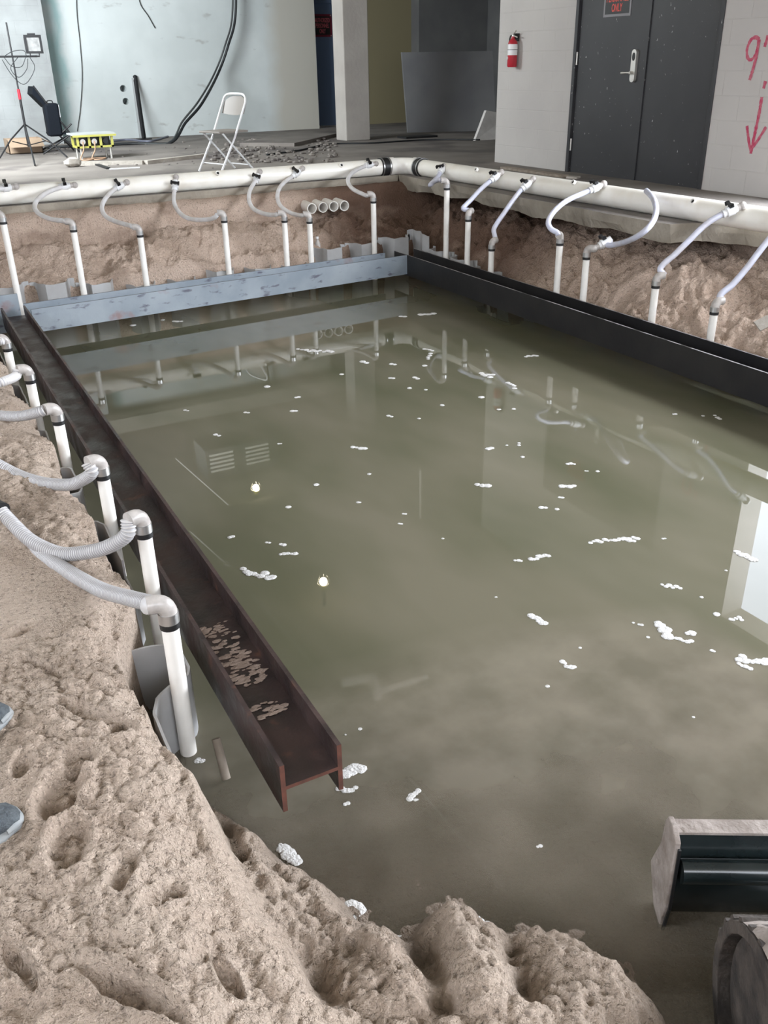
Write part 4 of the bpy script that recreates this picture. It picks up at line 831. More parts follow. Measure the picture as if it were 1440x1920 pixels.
def track(r0, lab):
    Rb = .222; z0 = -.9+Rb; L_ = 1.15; th = .028; wid = .21
    path = []
    for a in np.linspace(PI/2, -PI/2, 17): path.append((-Rb+.02+Rb*math.cos(a), z0+Rb*math.sin(a)))
    for a in np.linspace(-PI/2, -3*PI/2, 17): path.append((-L_+Rb*math.cos(a)*1.0, z0+Rb*math.sin(a)))
    n = len(path); cf = sum(p[0] for p in path)/n
    def off(k, d):
        a = path[(k-1) % n]; b = path[(k+1) % n]; t = np.array((b[0]-a[0], b[1]-a[1])); t /= np.linalg.norm(t)+1e-9; nn = np.array((-t[1], t[0])); return (path[k][0]+nn[0]*d, path[k][1]+nn[1]*d)
    V = []; F = []
    for k in range(n):
        o_ = off(k, 0); i_ = off(k, -th); V += [E3(o_[0], r0, o_[1]), E3(o_[0], r0+wid, o_[1]), E3(i_[0], r0+wid, i_[1]), E3(i_[0], r0, i_[1])]
    for k in range(n):
        a = 4*k; b = 4*((k+1) % n)
        for j in range(4): F.append((a+j, b+j, b+(j+1) % 4, a+(j+1) % 4))
    tk = MB().add(V, F).build('rubber_track', M['track'], ex, smooth=False, bevel=.003)
    # lugs
    q = resample([np.array((p[0], p[1], 0)) for p in path+[path[0]]], .052); lg = MB()
    for k in range(len(q)-1):
        a, b = q[k][:2], q[k+1][:2]; t = (b-a)/np.linalg.norm(b-a); nn = np.array((-t[1], t[0])); c0 = a+nn*.0; w_ = .013
        for (ra, rb, sh) in ((r0+.004, r0+.125, 0), (r0+.085, r0+wid-.004, .026)):
            c1 = c0+t*sh; pr = [c1-t*w_, c1+t*w_, c1+t*w_*.6+nn*.009, c1-t*w_*.6+nn*.009]
            lg.prism([E3(p[0], ra, p[1]) for p in pr], (0, 0, 0), tuple(np.array(E3(0, rb, 0))-np.array(E3(0, ra, 0))))
    lg.build('track_lugs', M['track'], tk, smooth=False)
    for cf_ in (-Rb+.02, -L_): MB().tube([E3(cf_, r0+.03, z0), E3(cf_, r0+wid-.03, z0)], Rb-th-.003, 28).build('idler_wheel', M['track'], ex)
    sweep([(-.32, z0+.07), (-.28, z0-.05), (-1.0, z0-.05), (-1.0, z0+.07)], r0+.02, r0+wid-.02).build('track_frame', M['track'], ex, smooth=False)
    top = [(-Rb+.02+(Rb)*math.sin(a), z0+Rb*math.cos(a)) for a in np.linspace(.75, 0, 9)]+[(-Rb+.02-q, z0+Rb) for q in np.linspace(.015, .9, 60)]
    nr = 18; Vv = []; Fc = []
    for a_i, (f, z) in enumerate(top):
        fx_ = np.full(nr, f*1.0); ry_ = np.linspace(.004, wid-.004, nr); hh = .010+.030*np.maximum(0, fbm(fx_+3.1+r0, ry_, .11, 3)+.15)+grains(fx_+2, ry_+r0, .03)*.5
        e_ = np.minimum(1, np.minimum(ry_, wid-ry_)/.03)*min(1, a_i/5)
        ang_ = max(0, .75-a_i*.094)
        for rv, h_ in zip(ry_, hh*e_): Vv.append(E3(f+h_*math.sin(ang_), r0+rv, z+h_*math.cos(ang_)))
    for a_i in range(len(top)-1):
        for k in range(nr-1): A = a_i*nr+k; Fc.append((A, A+1, A+nr+1, A+nr))
    md = MB().add(Vv, Fc)
    mm = md.build('mud_cake', M['mud'], tk); mm['kind'] = 'stuff'; mm['label'] = 'pale dried mud caked on the track top'
track(0.0, 'l'); track(.76, 'r')
sweep([(-.35, -.80), (-.35, -.66), (-1.0, -.66), (-1.0, -.80)], .21, .76).build('undercarriage', M['exgloss'], ex, smooth=False, bevel=.01)

# ================================================================== SNEAKERS
def sneaker(px, ang, z, lab):
    """toe tip at the given place, shoe points along ang (deg)"""
    c = P(*px, z); a = math.radians(ang); F = np.array((math.cos(a), math.sin(a), 0)); S = np.array((-F[1], F[0], 0)); t = thing('sneaker', lab, 'shoe', c)
    def loft(secs, seg=20):
        V = []; Fc = []
        for (l, hw, zb_, zt_, sk) in secs:
            for k in range(seg):
                q = 2*PI*k/seg; cs, sn = math.cos(q), math.sin(q); x = hw*math.copysign(abs(cs)**.8, cs); zc = (zb_+zt_)/2+(zt_-zb_)/2*math.copysign(abs(sn)**.85, sn)
                V.append(c-F*l+S*(x+sk)+np.array((0, 0, zc)))
        n = len(secs)
        for i in range(n-1):
            for k in range(seg): A = i*seg+k; B = i*seg+(k+1) % seg; Fc.append((A, B, B+seg, A+seg))
        Fc.append(tuple(range(seg))); Fc.append(tuple(reversed(range((n-1)*seg, n*seg)))); return MB().add(V, Fc)
    loft([(-.004, .012, .004, .022, 0), (0, .028, 0, .028, 0), (.02, .042, -.002, .032, 0), (.06, .050, -.004, .030, .0), (.11, .051, -.004, .028, .002), (.17, .040, -.004, .030, .004), (.24, .036, -.004, .034, .002), (.285, .030, -.002, .036, 0), (.30, .015, 0, .030, 0)]).build('sole', M['sole'], t, sharp=60)
    up = loft([(.002, .018, .015, .034, 0), (.015, .034, .015, .050, 0), (.05, .044, .015, .066, 0), (.10, .045, .015, .082, .002), (.15, .040, .015, .105, .004), (.19, .037, .015, .115, .004), (.25, .035, .015, .112, .002), (.285, .028, .015, .100, 0), (.295, .012, .02, .085, 0)]).build('upper', M['sneaker'], t, sharp=70)
    tc_ = loft([(-.001, .020, .012, .030, 0), (.006, .034, .010, .036, 0), (.03, .045, .010, .040, 0), (.05, .048, .010, .036, 0)]).build('toe_cap', M['sole'], up, sharp=70)
    lc = MB()
    for j in range(5):
        l = .085+j*.018; p0 = c-F*l+S*.022+np.array((0, 0, .070+j*.009)); p1 = c-F*l-S*.022+np.array((0, 0, .070+j*.009)); lc.tube([p0, (p0+p1)/2+np.array((0, 0, .009)), p1], .003, 6)
    lc.build('laces', M['signgrey'], up)
sneaker((40, 1535), 18, -.475, 'grey knit sneaker on the sand, the nearer one at the left picture edge')
sneaker((16, 1338), 30, -.47, 'toe of a grey sneaker at the left picture edge, farther from the viewer')

# ================================================================== BACK OF THE ROOM
def V(*a): return np.array(a, float)
# folding chair
o_ = P(421, 246, .437); o_[2] = 0; af = math.radians(196.5)
fv = V(math.cos(af), math.sin(af), 0); wv = V(fv[1], -fv[0], 0); hw = .215
fc = thing('folding_chair', 'white metal folding chair with beige seat and back, standing on the far slab', 'chair', o_)
def cl(w_, f_, z): return o_+wv*w_+fv*f_+V(0, 0, z)
# the long legs carry the back: front feet to back top
for s_ in (-1, 1):
    MB().tube([cl(s_*hw, .26, .01), cl(s_*hw, .02, .38), cl(s_*hw, -.17, .74)], .0125, 10).build('leg', M['white'], fc)
    MB().tube([cl(s_*(hw-.03), -.24, .01), cl(s_*(hw-.03), .17, .43)], .0115, 10).build('leg', M['white'], fc)
MB().tube(catmull([cl(-hw, -.17, .74), cl(-hw+.02, -.185, .79), cl(-hw+.08, -.195, .82), cl(0, -.197, .825), cl(hw-.08, -.195, .82), cl(hw-.02, -.185, .79), cl(hw, -.17, .74)], 6), .0125, 10).build('back_frame', M['white'], fc)
bk = MB(); Vv = []; Fc = []
for i in range(13):
    s_ = -1+i/6.0; w_ = s_*hw*.95; bow = -.035*(1-s_*s_); zt_ = .80-.06*abs(s_)**3; zb_ = .62-.02*(1-s_*s_)
    for (zz, dd_) in ((zb_, 0), (zt_, -.03), (zt_, -.042), (zb_, -.012)): Vv.append(cl(w_, -.135+bow*.8+dd_-(zz-.62)*.15, zz))
for i in range(12):
    for j in range(4): Fc.append((4*i+j, 4*i+(j+1) % 4, 4*i+4+(j+1) % 4, 4*i+4+j))
Fc += [(0, 1, 2, 3), (48, 51, 50, 49)]
bk.add(Vv, Fc).build('backrest', M['chairplastic'], fc)
Rm = Matrix(((wv[0], fv[0], 0), (wv[1], fv[1], 0), (0, 0, 1)))
MB().box((-hw+.015, -.19, .425), (hw-.015, .22, .448), Rm, tuple(o_)).build('seat', M['chairplastic'], fc, smooth=False, bevel=.008)
MB().tube([cl(-hw, .18, .10), cl(hw, .18, .10)], .007, 8).build('stretcher', M['white'], fc); MB().tube([cl(-hw+.03, -.18, .07), cl(hw-.03, -.18, .07)], .007, 8).build('stretcher', M['white'], fc)

# work light on a tripod
s0 = P(57, 292, 0)+V(0, 0, 0); sy_ = s0[1]
wl = thing('work_light', 'black tripod work light stand with a square floodlight and a red collar', 'work light', s0)
topz = ony(16, 42, sy_)[2]; barz = ony(30, 106, sy_)[2]
MB().tube([s0+V(0, 0, .12), s0+V(0, 0, .85)], .017, 12).build('lower_pole', M['blackmetal'], wl); MB().tube([s0+V(0, 0, .85), s0+V(0, 0, topz)], .011, 10).build('upper_pole', M['blackmetal'], wl)
MB().tube([s0+V(0, 0, .74), s0+V(0, 0, .87)], .021, 12).build('collar', M['red'], wl)['label'] = 'red locking collar'
for p in (P(66, 312, 0), P(0, 298, 0), P(126, 296, 0)):
    MB().tube([s0+V(0, 0, .42), s0*.45+p*.55+V(0, 0, .23), p+V(0, 0, .012)], .011, 8).build('leg', M['blackmetal'], wl)
    MB().tube([s0+V(0, 0, .14), s0*.5+p*.5+V(0, 0, .21)], .007, 8).build('brace', M['blackmetal'], wl)
ba, bb_ = V(s0[0]-.35, sy_, barz), V(s0[0]+.33, sy_, barz); MB().tube([ba, bb_], .013, 10).build('crossbar', M['blackmetal'], wl)
def head(cx_, cz_):
    hd = MB().box((cx_-.10, sy_-.02, cz_-.10), (cx_+.10, sy_+.10, cz_+.10)).build('lamp_head', M['blackmetal'], wl, smooth=False, bevel=.01)
    fr3 = MB(); fr3.box((cx_-.115, sy_-.04, cz_-.115), (cx_+.115, sy_-.02, cz_-.085)); fr3.box((cx_-.115, sy_-.04, cz_+.085), (cx_+.115, sy_-.02, cz_+.115)); fr3.box((cx_-.115, sy_-.04, cz_-.085), (cx_-.085, sy_-.02, cz_+.085)); fr3.box((cx_+.085, sy_-.04, cz_-.085), (cx_+.115, sy_-.02, cz_+.085)); fr3.build('bezel', M['blackmetal'], hd, smooth=False)
    MB().box((cx_-.085, sy_-.028, cz_-.085), (cx_+.085, sy_-.022, cz_+.085)).build('lens', mat('grey_reflector', (.16, .16, .16), (.30, .30, .29), rough=.4, scale=12), hd, smooth=False)
    MB().box((cx_-.05, sy_, cz_+.10), (cx_+.05, sy_+.05, cz_+.135)).build('top_cap', M['blackmetal'], hd, smooth=False)
    MB().tube([V(cx_-.06, sy_, cz_-.10), V(cx_-.06, sy_, barz), V(cx_+.06, sy_, barz), V(cx_+.06, sy_, cz_-.10)], .010, 8).build('yoke', M['blackmetal'], hd)
lc_ = ony(62, 83, sy_); head(lc_[0], lc_[2]); head(s0[0]-.34, lc_[2])
for j, pts in enumerate([[(33, 108), (20, 128), (35, 145), (50, 130), (52, 110)], [(4, 112), (18, 135), (33, 152), (46, 158), (58, 145), (65, 125), (55, 106)], [(10, 104), (25, 96), (45, 95), (50, 108)], [(8, 108), (22, 124), (40, 125), (48, 108)]]):
    MB().tube(resample(catmull([ony(u, v, sy_-.03-.01*j) for u, v in pts], 8), .02), .005, 6).build('cord', M['cable'], wl, sharp=180)

# reclining camp chair and black case
cy_ = 14.6
cc = thing('camp_chair', 'black folding lounge chair leaning back in front of the pilaster', 'chair', ony(100, 285, cy_))
def q3(u, v, y): return ony(u, v, y)
for dy in (0, .42):
    MB().tube([q3(62, 161, cy_+dy), q3(98, 208, cy_+dy), q3(133, 252, cy_+dy)], .013, 10).build('back_tube', M['blackmetal'], cc)
    MB().tube([q3(133, 252, cy_+dy), V(q3(82, 293, cy_)[0], cy_+dy, .012)], .012, 8).build('leg', M['blackmetal'], cc)
    MB().tube([q3(112, 255, cy_+dy), V(q3(150, 285, cy_)[0]+.0, cy_+dy, .012)], .012, 8).build('leg', M['blackmetal'], cc)
    MB().tube([q3(115, 250, cy_+dy), q3(134, 232, cy_+dy)], .012, 8).build('arm', M['blackmetal'], cc)
a, b = q3(62, 162, cy_), q3(90, 198, cy_); MB().add([a, b, b+V(0, .42, 0), a+V(0, .42, 0), a+V(-.03, 0, -.10), b+V(-.03, 0, -.03), b+V(-.03, .42, -.03), a+V(-.03, .42, -.10)], [(0, 1, 2, 3), (4, 7, 6, 5), (0, 4, 5, 1), (1, 5, 6, 2), (2, 6, 7, 3), (3, 7, 4, 0)]).build('back_sling', M['fabric'], cc, smooth=False)
a, b = q3(100, 250, cy_), q3(133, 250, cy_); MB().box((min(a[0], b[0])-.03, cy_, a[2]-.02), (max(a[0], b[0]), cy_+.42, a[2])).build('seat_sling', M['fabric'], cc, smooth=False)
bgp = q3(103, 225, cy_-.1); bz0 = q3(100, 257, cy_-.1)[2]; bz1 = q3(100, 194, cy_-.1)[2]
bg = thing('equipment_case', 'upright black fabric case resting on the camp chair', 'bag', (bgp[0], cy_-.1, bz0))
MB().box((bgp[0]-.10, cy_-.02, bz0), (bgp[0]+.10, cy_+.20, bz1)).build('case_body', M['fabric'], bg, smooth=True, bevel=.03)
MB().tube(catmull([V(bgp[0]-.04, cy_+.08, bz1), V(bgp[0]-.03, cy_+.08, bz1+.03), V(bgp[0]+.03, cy_+.08, bz1+.03), V(bgp[0]+.04, cy_+.08, bz1)], 5), .008, 8).build('handle', M['rubber'], bg)
MB().box((bgp[0]+.097, cy_, bz0+.25), (bgp[0]+.106, cy_+.02, bz1-.02)).build('buckle', M['steel'], bg, smooth=False)
# cardboard box, open
cb = P(50, 300, 0); cb[1] = 15.0; cb[0] = ony(50, 285, 15.0)[0]; bx = thing('cardboard_box', 'open brown cardboard box on the floor behind the tripod', 'box', (cb[0], 15.0, 0))
x_, y_ = cb[0], 15.0
w5 = MB(); w5.box((x_-.24, y_, 0), (x_+.24, y_+.012, .2)); w5.box((x_-.24, y_+.38, 0), (x_+.24, y_+.392, .2)); w5.box((x_-.24, y_, 0), (x_-.228, y_+.39, .2)); w5.box((x_+.228, y_, 0), (x_+.24, y_+.39, .2)); w5.box((x_-.24, y_, 0), (x_+.24, y_+.39, .01)); w5.build('box_body', M['card'], bx, smooth=False)
MB().add([V(x_+.24, y_, .2), V(x_+.24, y_+.39, .2), V(x_+.42, y_+.39, .10), V(x_+.42, y_, .10), V(x_+.24, y_, .206), V(x_+.24, y_+.39, .206), V(x_+.42, y_+.39, .106), V(x_+.42, y_, .106)], [(0, 1, 2, 3), (7, 6, 5, 4), (0, 4, 5, 1), (1, 5, 6, 2), (2, 6, 7, 3), (3, 7, 4, 0)]).build('flap', M['card'], bx, smooth=False)
MB().add([V(x_-.24, y_, .2), V(x_+.24, y_, .2), V(x_+.24, y_-.17, .10), V(x_-.24, y_-.17, .10), V(x_-.24, y_, .206), V(x_+.24, y_, .206), V(x_+.24, y_-.17, .106), V(x_-.24, y_-.17, .106)], [(0, 1, 2, 3), (7, 6, 5, 4), (0, 4, 5, 1), (1, 5, 6, 2), (2, 6, 7, 3), (3, 7, 4, 0)]).build('flap', M['card'], bx, smooth=False)

# yellow power distribution box
pb = P(178, 297, 0); ly = 13.35; p0, p1 = ony(143, 253, ly), ony(208, 254, ly); px0, px1 = p0[0], p1[0]; zt_ = p0[2]-.01; zb_ = ony(175, 277, ly)[2]
pw = thing('power_distribution_box', 'yellow-framed portable power box with sockets on short legs', 'power box', ((px0+px1)/2, ly, 0))
MB().box((px0-.06, ly-.04, zt_), (px1+.06, ly+.36, zt_+.02)).build('top_plate', M['leftblock'], pw, smooth=False)
fy = MB(); fy.box((px0-.06, ly-.05, zt_-.02), (px1+.06, ly-.03, zt_+.005)); fy.box((px0, ly-.03, zb_), (px1, ly-.01, zb_+.025))
for k in range(4): xx = px0+(px1-px0)*k/3; fy.box((xx-.015, ly-.03, zb_), (xx+.015, ly-.01, zt_))
for xx in (px0, px1): fy.box((xx-.015, ly+.30, zb_), (xx+.015, ly+.33, zt_)); fy.box((xx-.015, ly-.03, zb_), (xx+.015, ly+.33, zb_+.025))
fy.build('frame', M['yellow'], pw, smooth=False)
MB().box((px0+.02, ly+.03, zb_+.02), (px1-.02, ly+.30, zt_)).build('housing', M['blackmetal'], pw, smooth=False)
for k in range(3):
    xx = px0+(px1-px0)*(k+.45)/3; so = MB().tube([V(xx, ly+.03, (zb_+zt_)/2), V(xx, ly-.015, (zb_+zt_)/2)], .036, 16).build('socket', M['chrome'] if k < 2 else M['rubber'], pw)
    if k < 2: MB().ball((xx-.05, ly+.015, (zb_+zt_)/2), .010, 8, 6).build('indicator_lamp', mat('lit_amber', (1, .7, .2), rough=.4), so)
for xx in (px0+.03, px1-.03):
    for yy in (ly, ly+.28): MB().tube([V(xx, yy, 0), V(xx, yy, zb_)], .014, 8).build('leg', M['chrome'], pw)
for k in range(2):
    xx = px0+(px1-px0)*(k+.45)/3; tag(MB().tube(resample(catmull([V(xx, ly-.02, (zb_+zt_)/2), V(xx-.02, ly-.08, zb_-.02), V(xx-.08, ly-.10, .015), V(xx+.05, ly-.15, .012), V(xx+.12, ly+.02, .012), V(xx-.05, ly+.06, .012)], 8), .02), .009, 8).build('extension_cord', mat('tan_cord', (.35, .22, .14), rough=.6), sharp=180), ('left' if k == 0 else 'middle')+' tan power cord plugged into the yellow power box', 'cord')

# stone, stick, boards, debris on the slab
st = P(137, 313, 0); mb = MB(); mb.ball((st[0], st[1], .055), .085, 9, 7, (1.25, .9, .72), .35, random.Random(4)); tag(mb.build('stone', M['stone'], sharp=20), 'pale angular stone on the slab in front of the power box', 'stone')
def board(name, a, b, wd, th, m_, lab, cat, z0=.0):
    a = P(*a, z0+th); b = P(*b, z0+th); d = b-a; d[2] = 0; Ln = np.linalg.norm(d); d /= Ln; R = Matrix(((d[0], -d[1], 0), (d[1], d[0], 0), (0, 0, 1)))
    return tag(MB().box((0, -wd/2, -th), (Ln, wd/2, 0), R, tuple(a)).build(name, m_, smooth=False), lab, cat)
board('timber_batten', (150, 303), (268, 301), .09, .045, M['stone'], 'long pale batten lying on the slab in front of the power box', 'timber'); board('timber_batten', (272, 301), (385, 288), .09, .045, M['stone'], 'pale batten lying end to end with the long one, towards the folding chair', 'timber')
board('steel_flat', (179, 306), (203, 314), .05, .02, M['blackmetal'], 'short dark strip lying on the slab near the far header', 'debris'); board('floor_strip', (205, 316), (262, 313), .04, .012, M['white'], 'thin pale strip lying beside the short dark one', 'debris')
board('concrete_slab_piece', (500, 268), (585, 250), .9, .05, M['concrete'], 'flat concrete piece lying near the far right end of the back wall', 'debris')
board('timber_plank', (945, 312), (1060, 328), .10, .025, M['wood'], 'brown plank lying at the foot of the white wall, left of the door', 'timber'); board('timber_plank', (1065, 330), (1085, 331), .1, .02, M['stone'], 'small pale scrap at the left foot of the double door', 'debris')
mb = MB(); rnd = random.Random(8)
for k in range(240):
    u = 400+rnd.random()*230; v = 262+rnd.random()*45; p = P(u, v, 0); r = .012+.028*rnd.random(); mb.ball((p[0], p[1], r*.4), r, 6, 4, (1.3, 1, .6), .5, rnd)
for k in range(60):
    u = 100+rnd.random()*300; v = 266+rnd.random()*50; p = P(u, v, 0); r = .008+.014*rnd.random(); mb.ball((p[0], p[1], r*.4), r, 6, 4, (1.3, 1, .6), .5, rnd)
tag(mb.build('rubble', M['concrete'], smooth=False), 'scattered crumbs of concrete rubble on the slab around the folding chair', 'rubble', kind='stuff')
# leaning black bar, grey conduit, cables
tp = ony(253, 142, BY-.03); bt = P(270, 258, 0); bt[1] = 16.6; bt[0] = ony(270, 258, 16.6)[0]; bt[2] = 0.02
lb_ = thing('leaning_bar', 'black steel bar leaning against the back wall on a small foot plate', 'steel bar', (bt[0], bt[1], 0)); MB().tube([bt, tp], .036, 4).build('bar', M['blackmetal'], lb_, smooth=False); MB().box((bt[0]-.12, bt[1]-.06, 0), (bt[0]+.12, bt[1]+.06, .02)).build('foot_plate', M['blackmetal'], lb_, smooth=False)
tp2 = ony(251, 146, BY-.03); tag(MB().tube([V(tp2[0]-.01, BY-.03, 0), V(tp2[0]-.01, BY-.03, tp2[2])], .03, 12).build('conduit', mat('grey_conduit', (.33, .34, .34), rough=.5)), 'upright grey conduit against the back wall, behind the leaning black bar', 'conduit')
cabs = [[(446, -60), (442, 20), (428, 85), (408, 140), (378, 195), (348, 230), (320, 254)], [(440, -60), (436, 20), (422, 85), (401, 140), (372, 190), (342, 228), (316, 254)]]
for j, c5 in enumerate(cabs):
    pts = [ony(u, v, 16.9-.25*i*(1 if i > 3 else .2)) for i, (u, v) in enumerate(c5)]; e_ = pts[-1]; e_[2] = .02; pts += [V(e_[0]-.5, e_[1]+.15, .02), V(e_[0]-1.3, e_[1]+.25, .02), V(e_[0]-1.9, e_[1]+.3, .02)]; pts[0][2] = max(pts[0][2], H)
    tag(MB().tube(resample(catmull(pts, 10), .04), .022 if j == 0 else .016, 8).build('hanging_cable', M['cable'] if j == 0 else mat('grey_cable', (.05, .055, .055), rough=.5), sharp=180), ['thick black cable hanging from the ceiling in a curve, right one of the pair', 'thinner grey cable hanging beside the thick black one'][j], 'cable')
pts = [ony(u, v, BY-.02) for u, v in [(143, -60), (144, 20), (150, 80), (154, 140), (151, 200), (145, 246)]]
tag(MB().tube(resample(catmull(pts, 8), .04), .006, 6).build('thin_wire', M['cable'], sharp=180), 'thin wire hanging down the back wall left of the drilled holes', 'cable')
pts = [ony(u, v, BY-.02) for u, v in [(258, -40), (262, 4), (278, 30), (291, 53)]]
tag(MB().tube(resample(catmull(pts, 8), .04), .007, 6).build('wire_end', M['cable'], sharp=180), 'short dark wire end hanging near the top of the back wall', 'cable')
pts = [P(u, v, .012) for u, v in [(210, 265), (240, 262), (280, 265), (315, 256)]]
tag(MB().tube(resample(catmull(pts, 8), .04), .02, 6).build('floor_cable', mat('blue_grey_cable', (.16, .17, .22), rough=.5), sharp=180), 'bluish cable lying on the floor along the back wall', 'cable')
pts = [P(u, v, .012) for u, v in [(500, 290), (560, 282), (620, 270), (700, 268), (800, 262), (900, 262)]]
tag(MB().tube(resample(catmull(pts, 8), .05), .012, 6).build('floor_cable', M['cable'], sharp=180), 'dark cable snaking over the floor past the pillar', 'cable')
# alcove things
c = P(905, 258, 0); pn = thing('plywood_sheet', 'big dark grey sheet leaning in the alcove behind the extinguisher corner', 'panel', (9.0, 14.2, 0))
zt2 = ony(850, 96, 14.3)[2]; xa_, xb_ = ony(872, 200, 14.3)[0], ony(926, 200, 14.3)[0]
MB().add([V(ony(765, 240, 14.9)[0], 14.9, 0), V(xb_, 14.2, 0), V(xb_+.0, 14.4, zt2), V(ony(765, 240, 14.9)[0], 15.1, zt2), V(ony(765, 240, 14.9)[0], 14.94, 0), V(xb_, 14.24, 0), V(xb_, 14.44, zt2), V(ony(765, 240, 14.9)[0], 15.14, zt2)], [(0, 1, 2, 3), (7, 6, 5, 4), (0, 4, 5, 1), (1, 5, 6, 2), (2, 6, 7, 3), (3, 7, 4, 0)]).build('sheet_face', mat('dark_panel', (.13, .13, .135), (.16, .16, .16), rough=.7, scale=2), pn, smooth=False)
py = 12.6; a, b, c2, d_ = ony(887, 255, py), ony(945, 262, py), ony(952, 214, py+.2), ony(908, 207, py+.2)
a[2] = 0; b[2] = 0
tag(MB().prism([a, b, c2, d_], (0, 0, 0), (.02, -.03, 0)).build('leaning_board', mat('white_board', (.80, .77, .74), (.65, .62, .59), rough=.7, scale=6), smooth=False), 'pale board tilted against the alcove side, beside the white corner', 'board')
tag(MB().box((7.9, 13.6, 0), (8.5, 13.9, .03)).build('floor_plate', M['blackmetal'], smooth=False), 'thin dark plate on the alcove floor right of the pillar', 'debris')

# fire extinguisher
ep = onx(961, 95, RX-.075); ez0 = onx(959, 126, RX-.075)[2]; ez1 = onx(962, 72, RX-.075)[2]; ey = ep[1]; exx = RX-.075
fe = thing('fire_extinguisher', 'red fire extinguisher with a white label hanging on the white corner wall', 'fire extinguisher', (exx, ey, ez0)); r = .055; zh = ez1-ez0
prof = [(r*.85, 0), (r, .012), (r, zh*.80), (r*.9, zh*.88), (r*.55, zh*.96), (.018, zh), (.018, zh+.02)]
MB().tube([(exx, ey, ez0+z) for _, z in prof], r, 24, True, [q for q, _ in prof]).build('cylinder', M['red'], fe)
MB().tube([(exx, ey, ez0+zh*.42), (exx, ey, ez0+zh*.80)], r+.001, 24).build('label', M['white'], fe)
MB().tube([(exx, ey, ez0+zh*.60), (exx, ey, ez0+zh*.62)], r+.003, 24).build('strap', M['rubber'], fe)
MB().cyl((exx-r*.75, ey+.02, ez0+zh*.32), (exx-r*.98, ey+.026, ez0+zh*.32), .02, 14).build('gauge_sticker', M['white'], fe)
hn = MB(); hn.tube([(exx, ey, ez0+zh), (exx, ey, ez0+zh+.035)], .016, 10); hn.tube([(exx, ey+.01, ez0+zh+.035), (exx, ey-.05, ez0+zh+.075)], .007, 8); hn.tube([(exx, ey+.01, ez0+zh+.03), (exx, ey-.075, ez0+zh+.01)], .007, 8); hn.build('valve_handle', M['chrome'], fe)
MB().tube(catmull([(exx, ey+.015, ez0+zh+.03), (exx, ey+.05, ez0+zh+.02), (exx, ey+.068, ez0+zh*.85), (exx, ey+.068, ez0+zh*.5)], 6)+[np.array((exx, ey+.068, ez0+zh*.3))], .008, 10).build('hose', M['rubber'], fe)
MB().tube([(exx, ey+.068, ez0+zh*.42), (exx, ey+.068, ez0+zh*.26)], .013, 10).build('nozzle', M['rubber'], fe)
MB().box((exx+.02, ey-.02, ez0+zh*.9), (RX, ey+.02, ez0+zh+.05)).build('wall_bracket', M['blackmetal'], fe, smooth=False)

# ================================================================== CEILING FITTINGS (they show in the water)
memit = bpy.data.materials.new('lit_bulb'); memit.use_nodes = True; b = memit.node_tree.nodes['Principled BSDF']; b.inputs['Emission Color'].default_value = (1, .86, .62, 1); b.inputs['Emission Strength'].default_value = 160
for i, (x, y, z) in enumerate([(4.19, 11.89, 2.95), (3.89, 8.83, 2.95)]):
    t = thing('bulb_lamp', f'bare caged ceiling bulb, lit, {"above the folding chair" if i == 0 else "above the far header"}', 'lamp', (x, y, z))
    MB().cyl((x, y, z+.06), (x, y, H-.0), .02, 10).build('cord', M['cable'], t); MB().cyl((x, y, z+.05), (x, y, z+.11), .028, 12).build('lamp_holder', M['yellow'], t)
    MB().ball((x, y, z), .05, 14, 10, (1, 1, 1.15)).build('bulb', memit, t)
    cg = MB()
    for k in range(6): a = k*PI/3; cg.tube([(x+.03*math.cos(a), y+.03*math.sin(a), z+.07), (x+.085*math.cos(a), y+.085*math.sin(a), z+.0), (x+.05*math.cos(a), y+.05*math.sin(a), z-.08)], .003, 6)
    cg.build('cage', M['steel'], t)
hx, hy, hz_ = 4.42, 13.3, 2.9
hv = thing('ceiling_heater', 'grey ceiling air unit with two louvred grilles, mirrored in the water', 'air unit', (hx, hy, hz_))
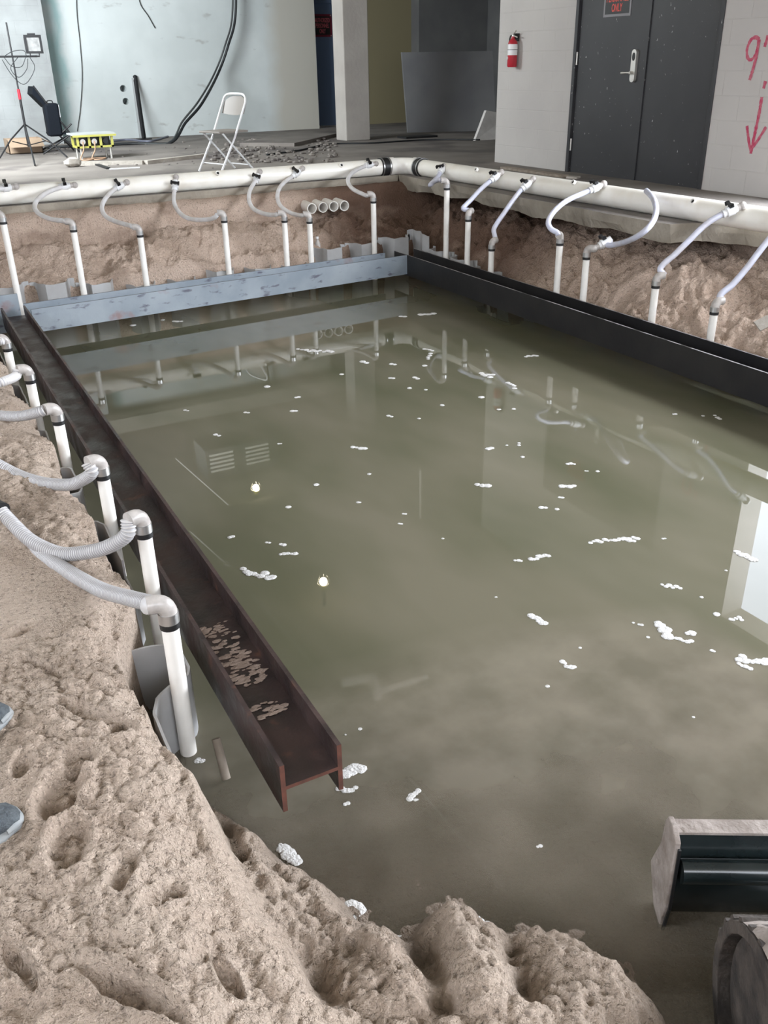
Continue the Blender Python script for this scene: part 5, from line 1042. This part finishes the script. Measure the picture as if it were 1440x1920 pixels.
MB().box((hx-.62, hy-.25, hz_-.22), (hx+.62, hy+.35, hz_+.3)).build('housing', M['darkblock'], hv, smooth=False)
mgr = mat('pale_louvre', (.85, .85, .8), rough=.4)
for cx_ in (-.36, .26):
    gq = MB()
    for k in range(5): gq.box((hx+cx_-.2, hy-.27, hz_-.15+k*.07), (hx+cx_+.2, hy-.252, hz_-.115+k*.07))
    gq.build('grille', mgr, hv, smooth=False)
pc = thing('ceiling_drain', 'white drain pipe with an elbow under the ceiling, mirrored in the water', 'pipe', P(700, 1280, 2*WZ-2.9)*V(1, 1, 0)+V(0, 0, 2.9))
A3 = P(640, 1280, 2*WZ-2.9); B3 = P(690, 1272, 2*WZ-2.9); C3 = P(706, 1290, 2*WZ-2.9)
for q in (A3, B3, C3): q[2] = 2.9
C3b = C3+V(0, 0, .35); MB().tube(catmull([A3, B3, (B3+C3)/2+V(.02, .02, 0.02), C3+V(0, 0, .08), C3b], 6), .055, 16).build('pipe', M['pvc'], pc)
A4 = P(700, 1300, 2*WZ-3.0); B4 = P(800, 1268, 2*WZ-3.0); A4[2] = B4[2] = 3.0; tag(MB().tube([A4, B4], .04, 12).build('ceiling_pipe', M['pvc']), 'thin white pipe beside the drain elbow under the ceiling', 'pipe')
for k, (u0, v0, u1, v1) in enumerate([(470, 1110, 935, 1655), (300, 945, 425, 1058), (330, 860, 432, 950)]):
    a = P(u0, v0, 2*WZ-3.1); b = P(u1, v1, 2*WZ-3.1); a[2] = b[2] = 3.1
    t = thing('ceiling_conduit', ['long thin ceiling conduit, the nearest to the viewer', 'ceiling conduit ending in a round cap, above the rusty beam', 'farther ceiling conduit ending in a round cap'][k], 'conduit', a)
    MB().tube([a, b], .011, 8).build('tube', M['pvc'], t); MB().ring(b+V(0, 0, -.02), b+V(0, 0, .02), .04, .03, 20).build('end_cap', M['pvc'], t)
tag(MB().tube([(6.2, 10.3, 2.5), (6.2, 10.3, H)], .02, 8).build('hanging_rod', M['pvc'], sharp=60), 'thin white rod hanging from the ceiling, mirrored in the water', 'rod')
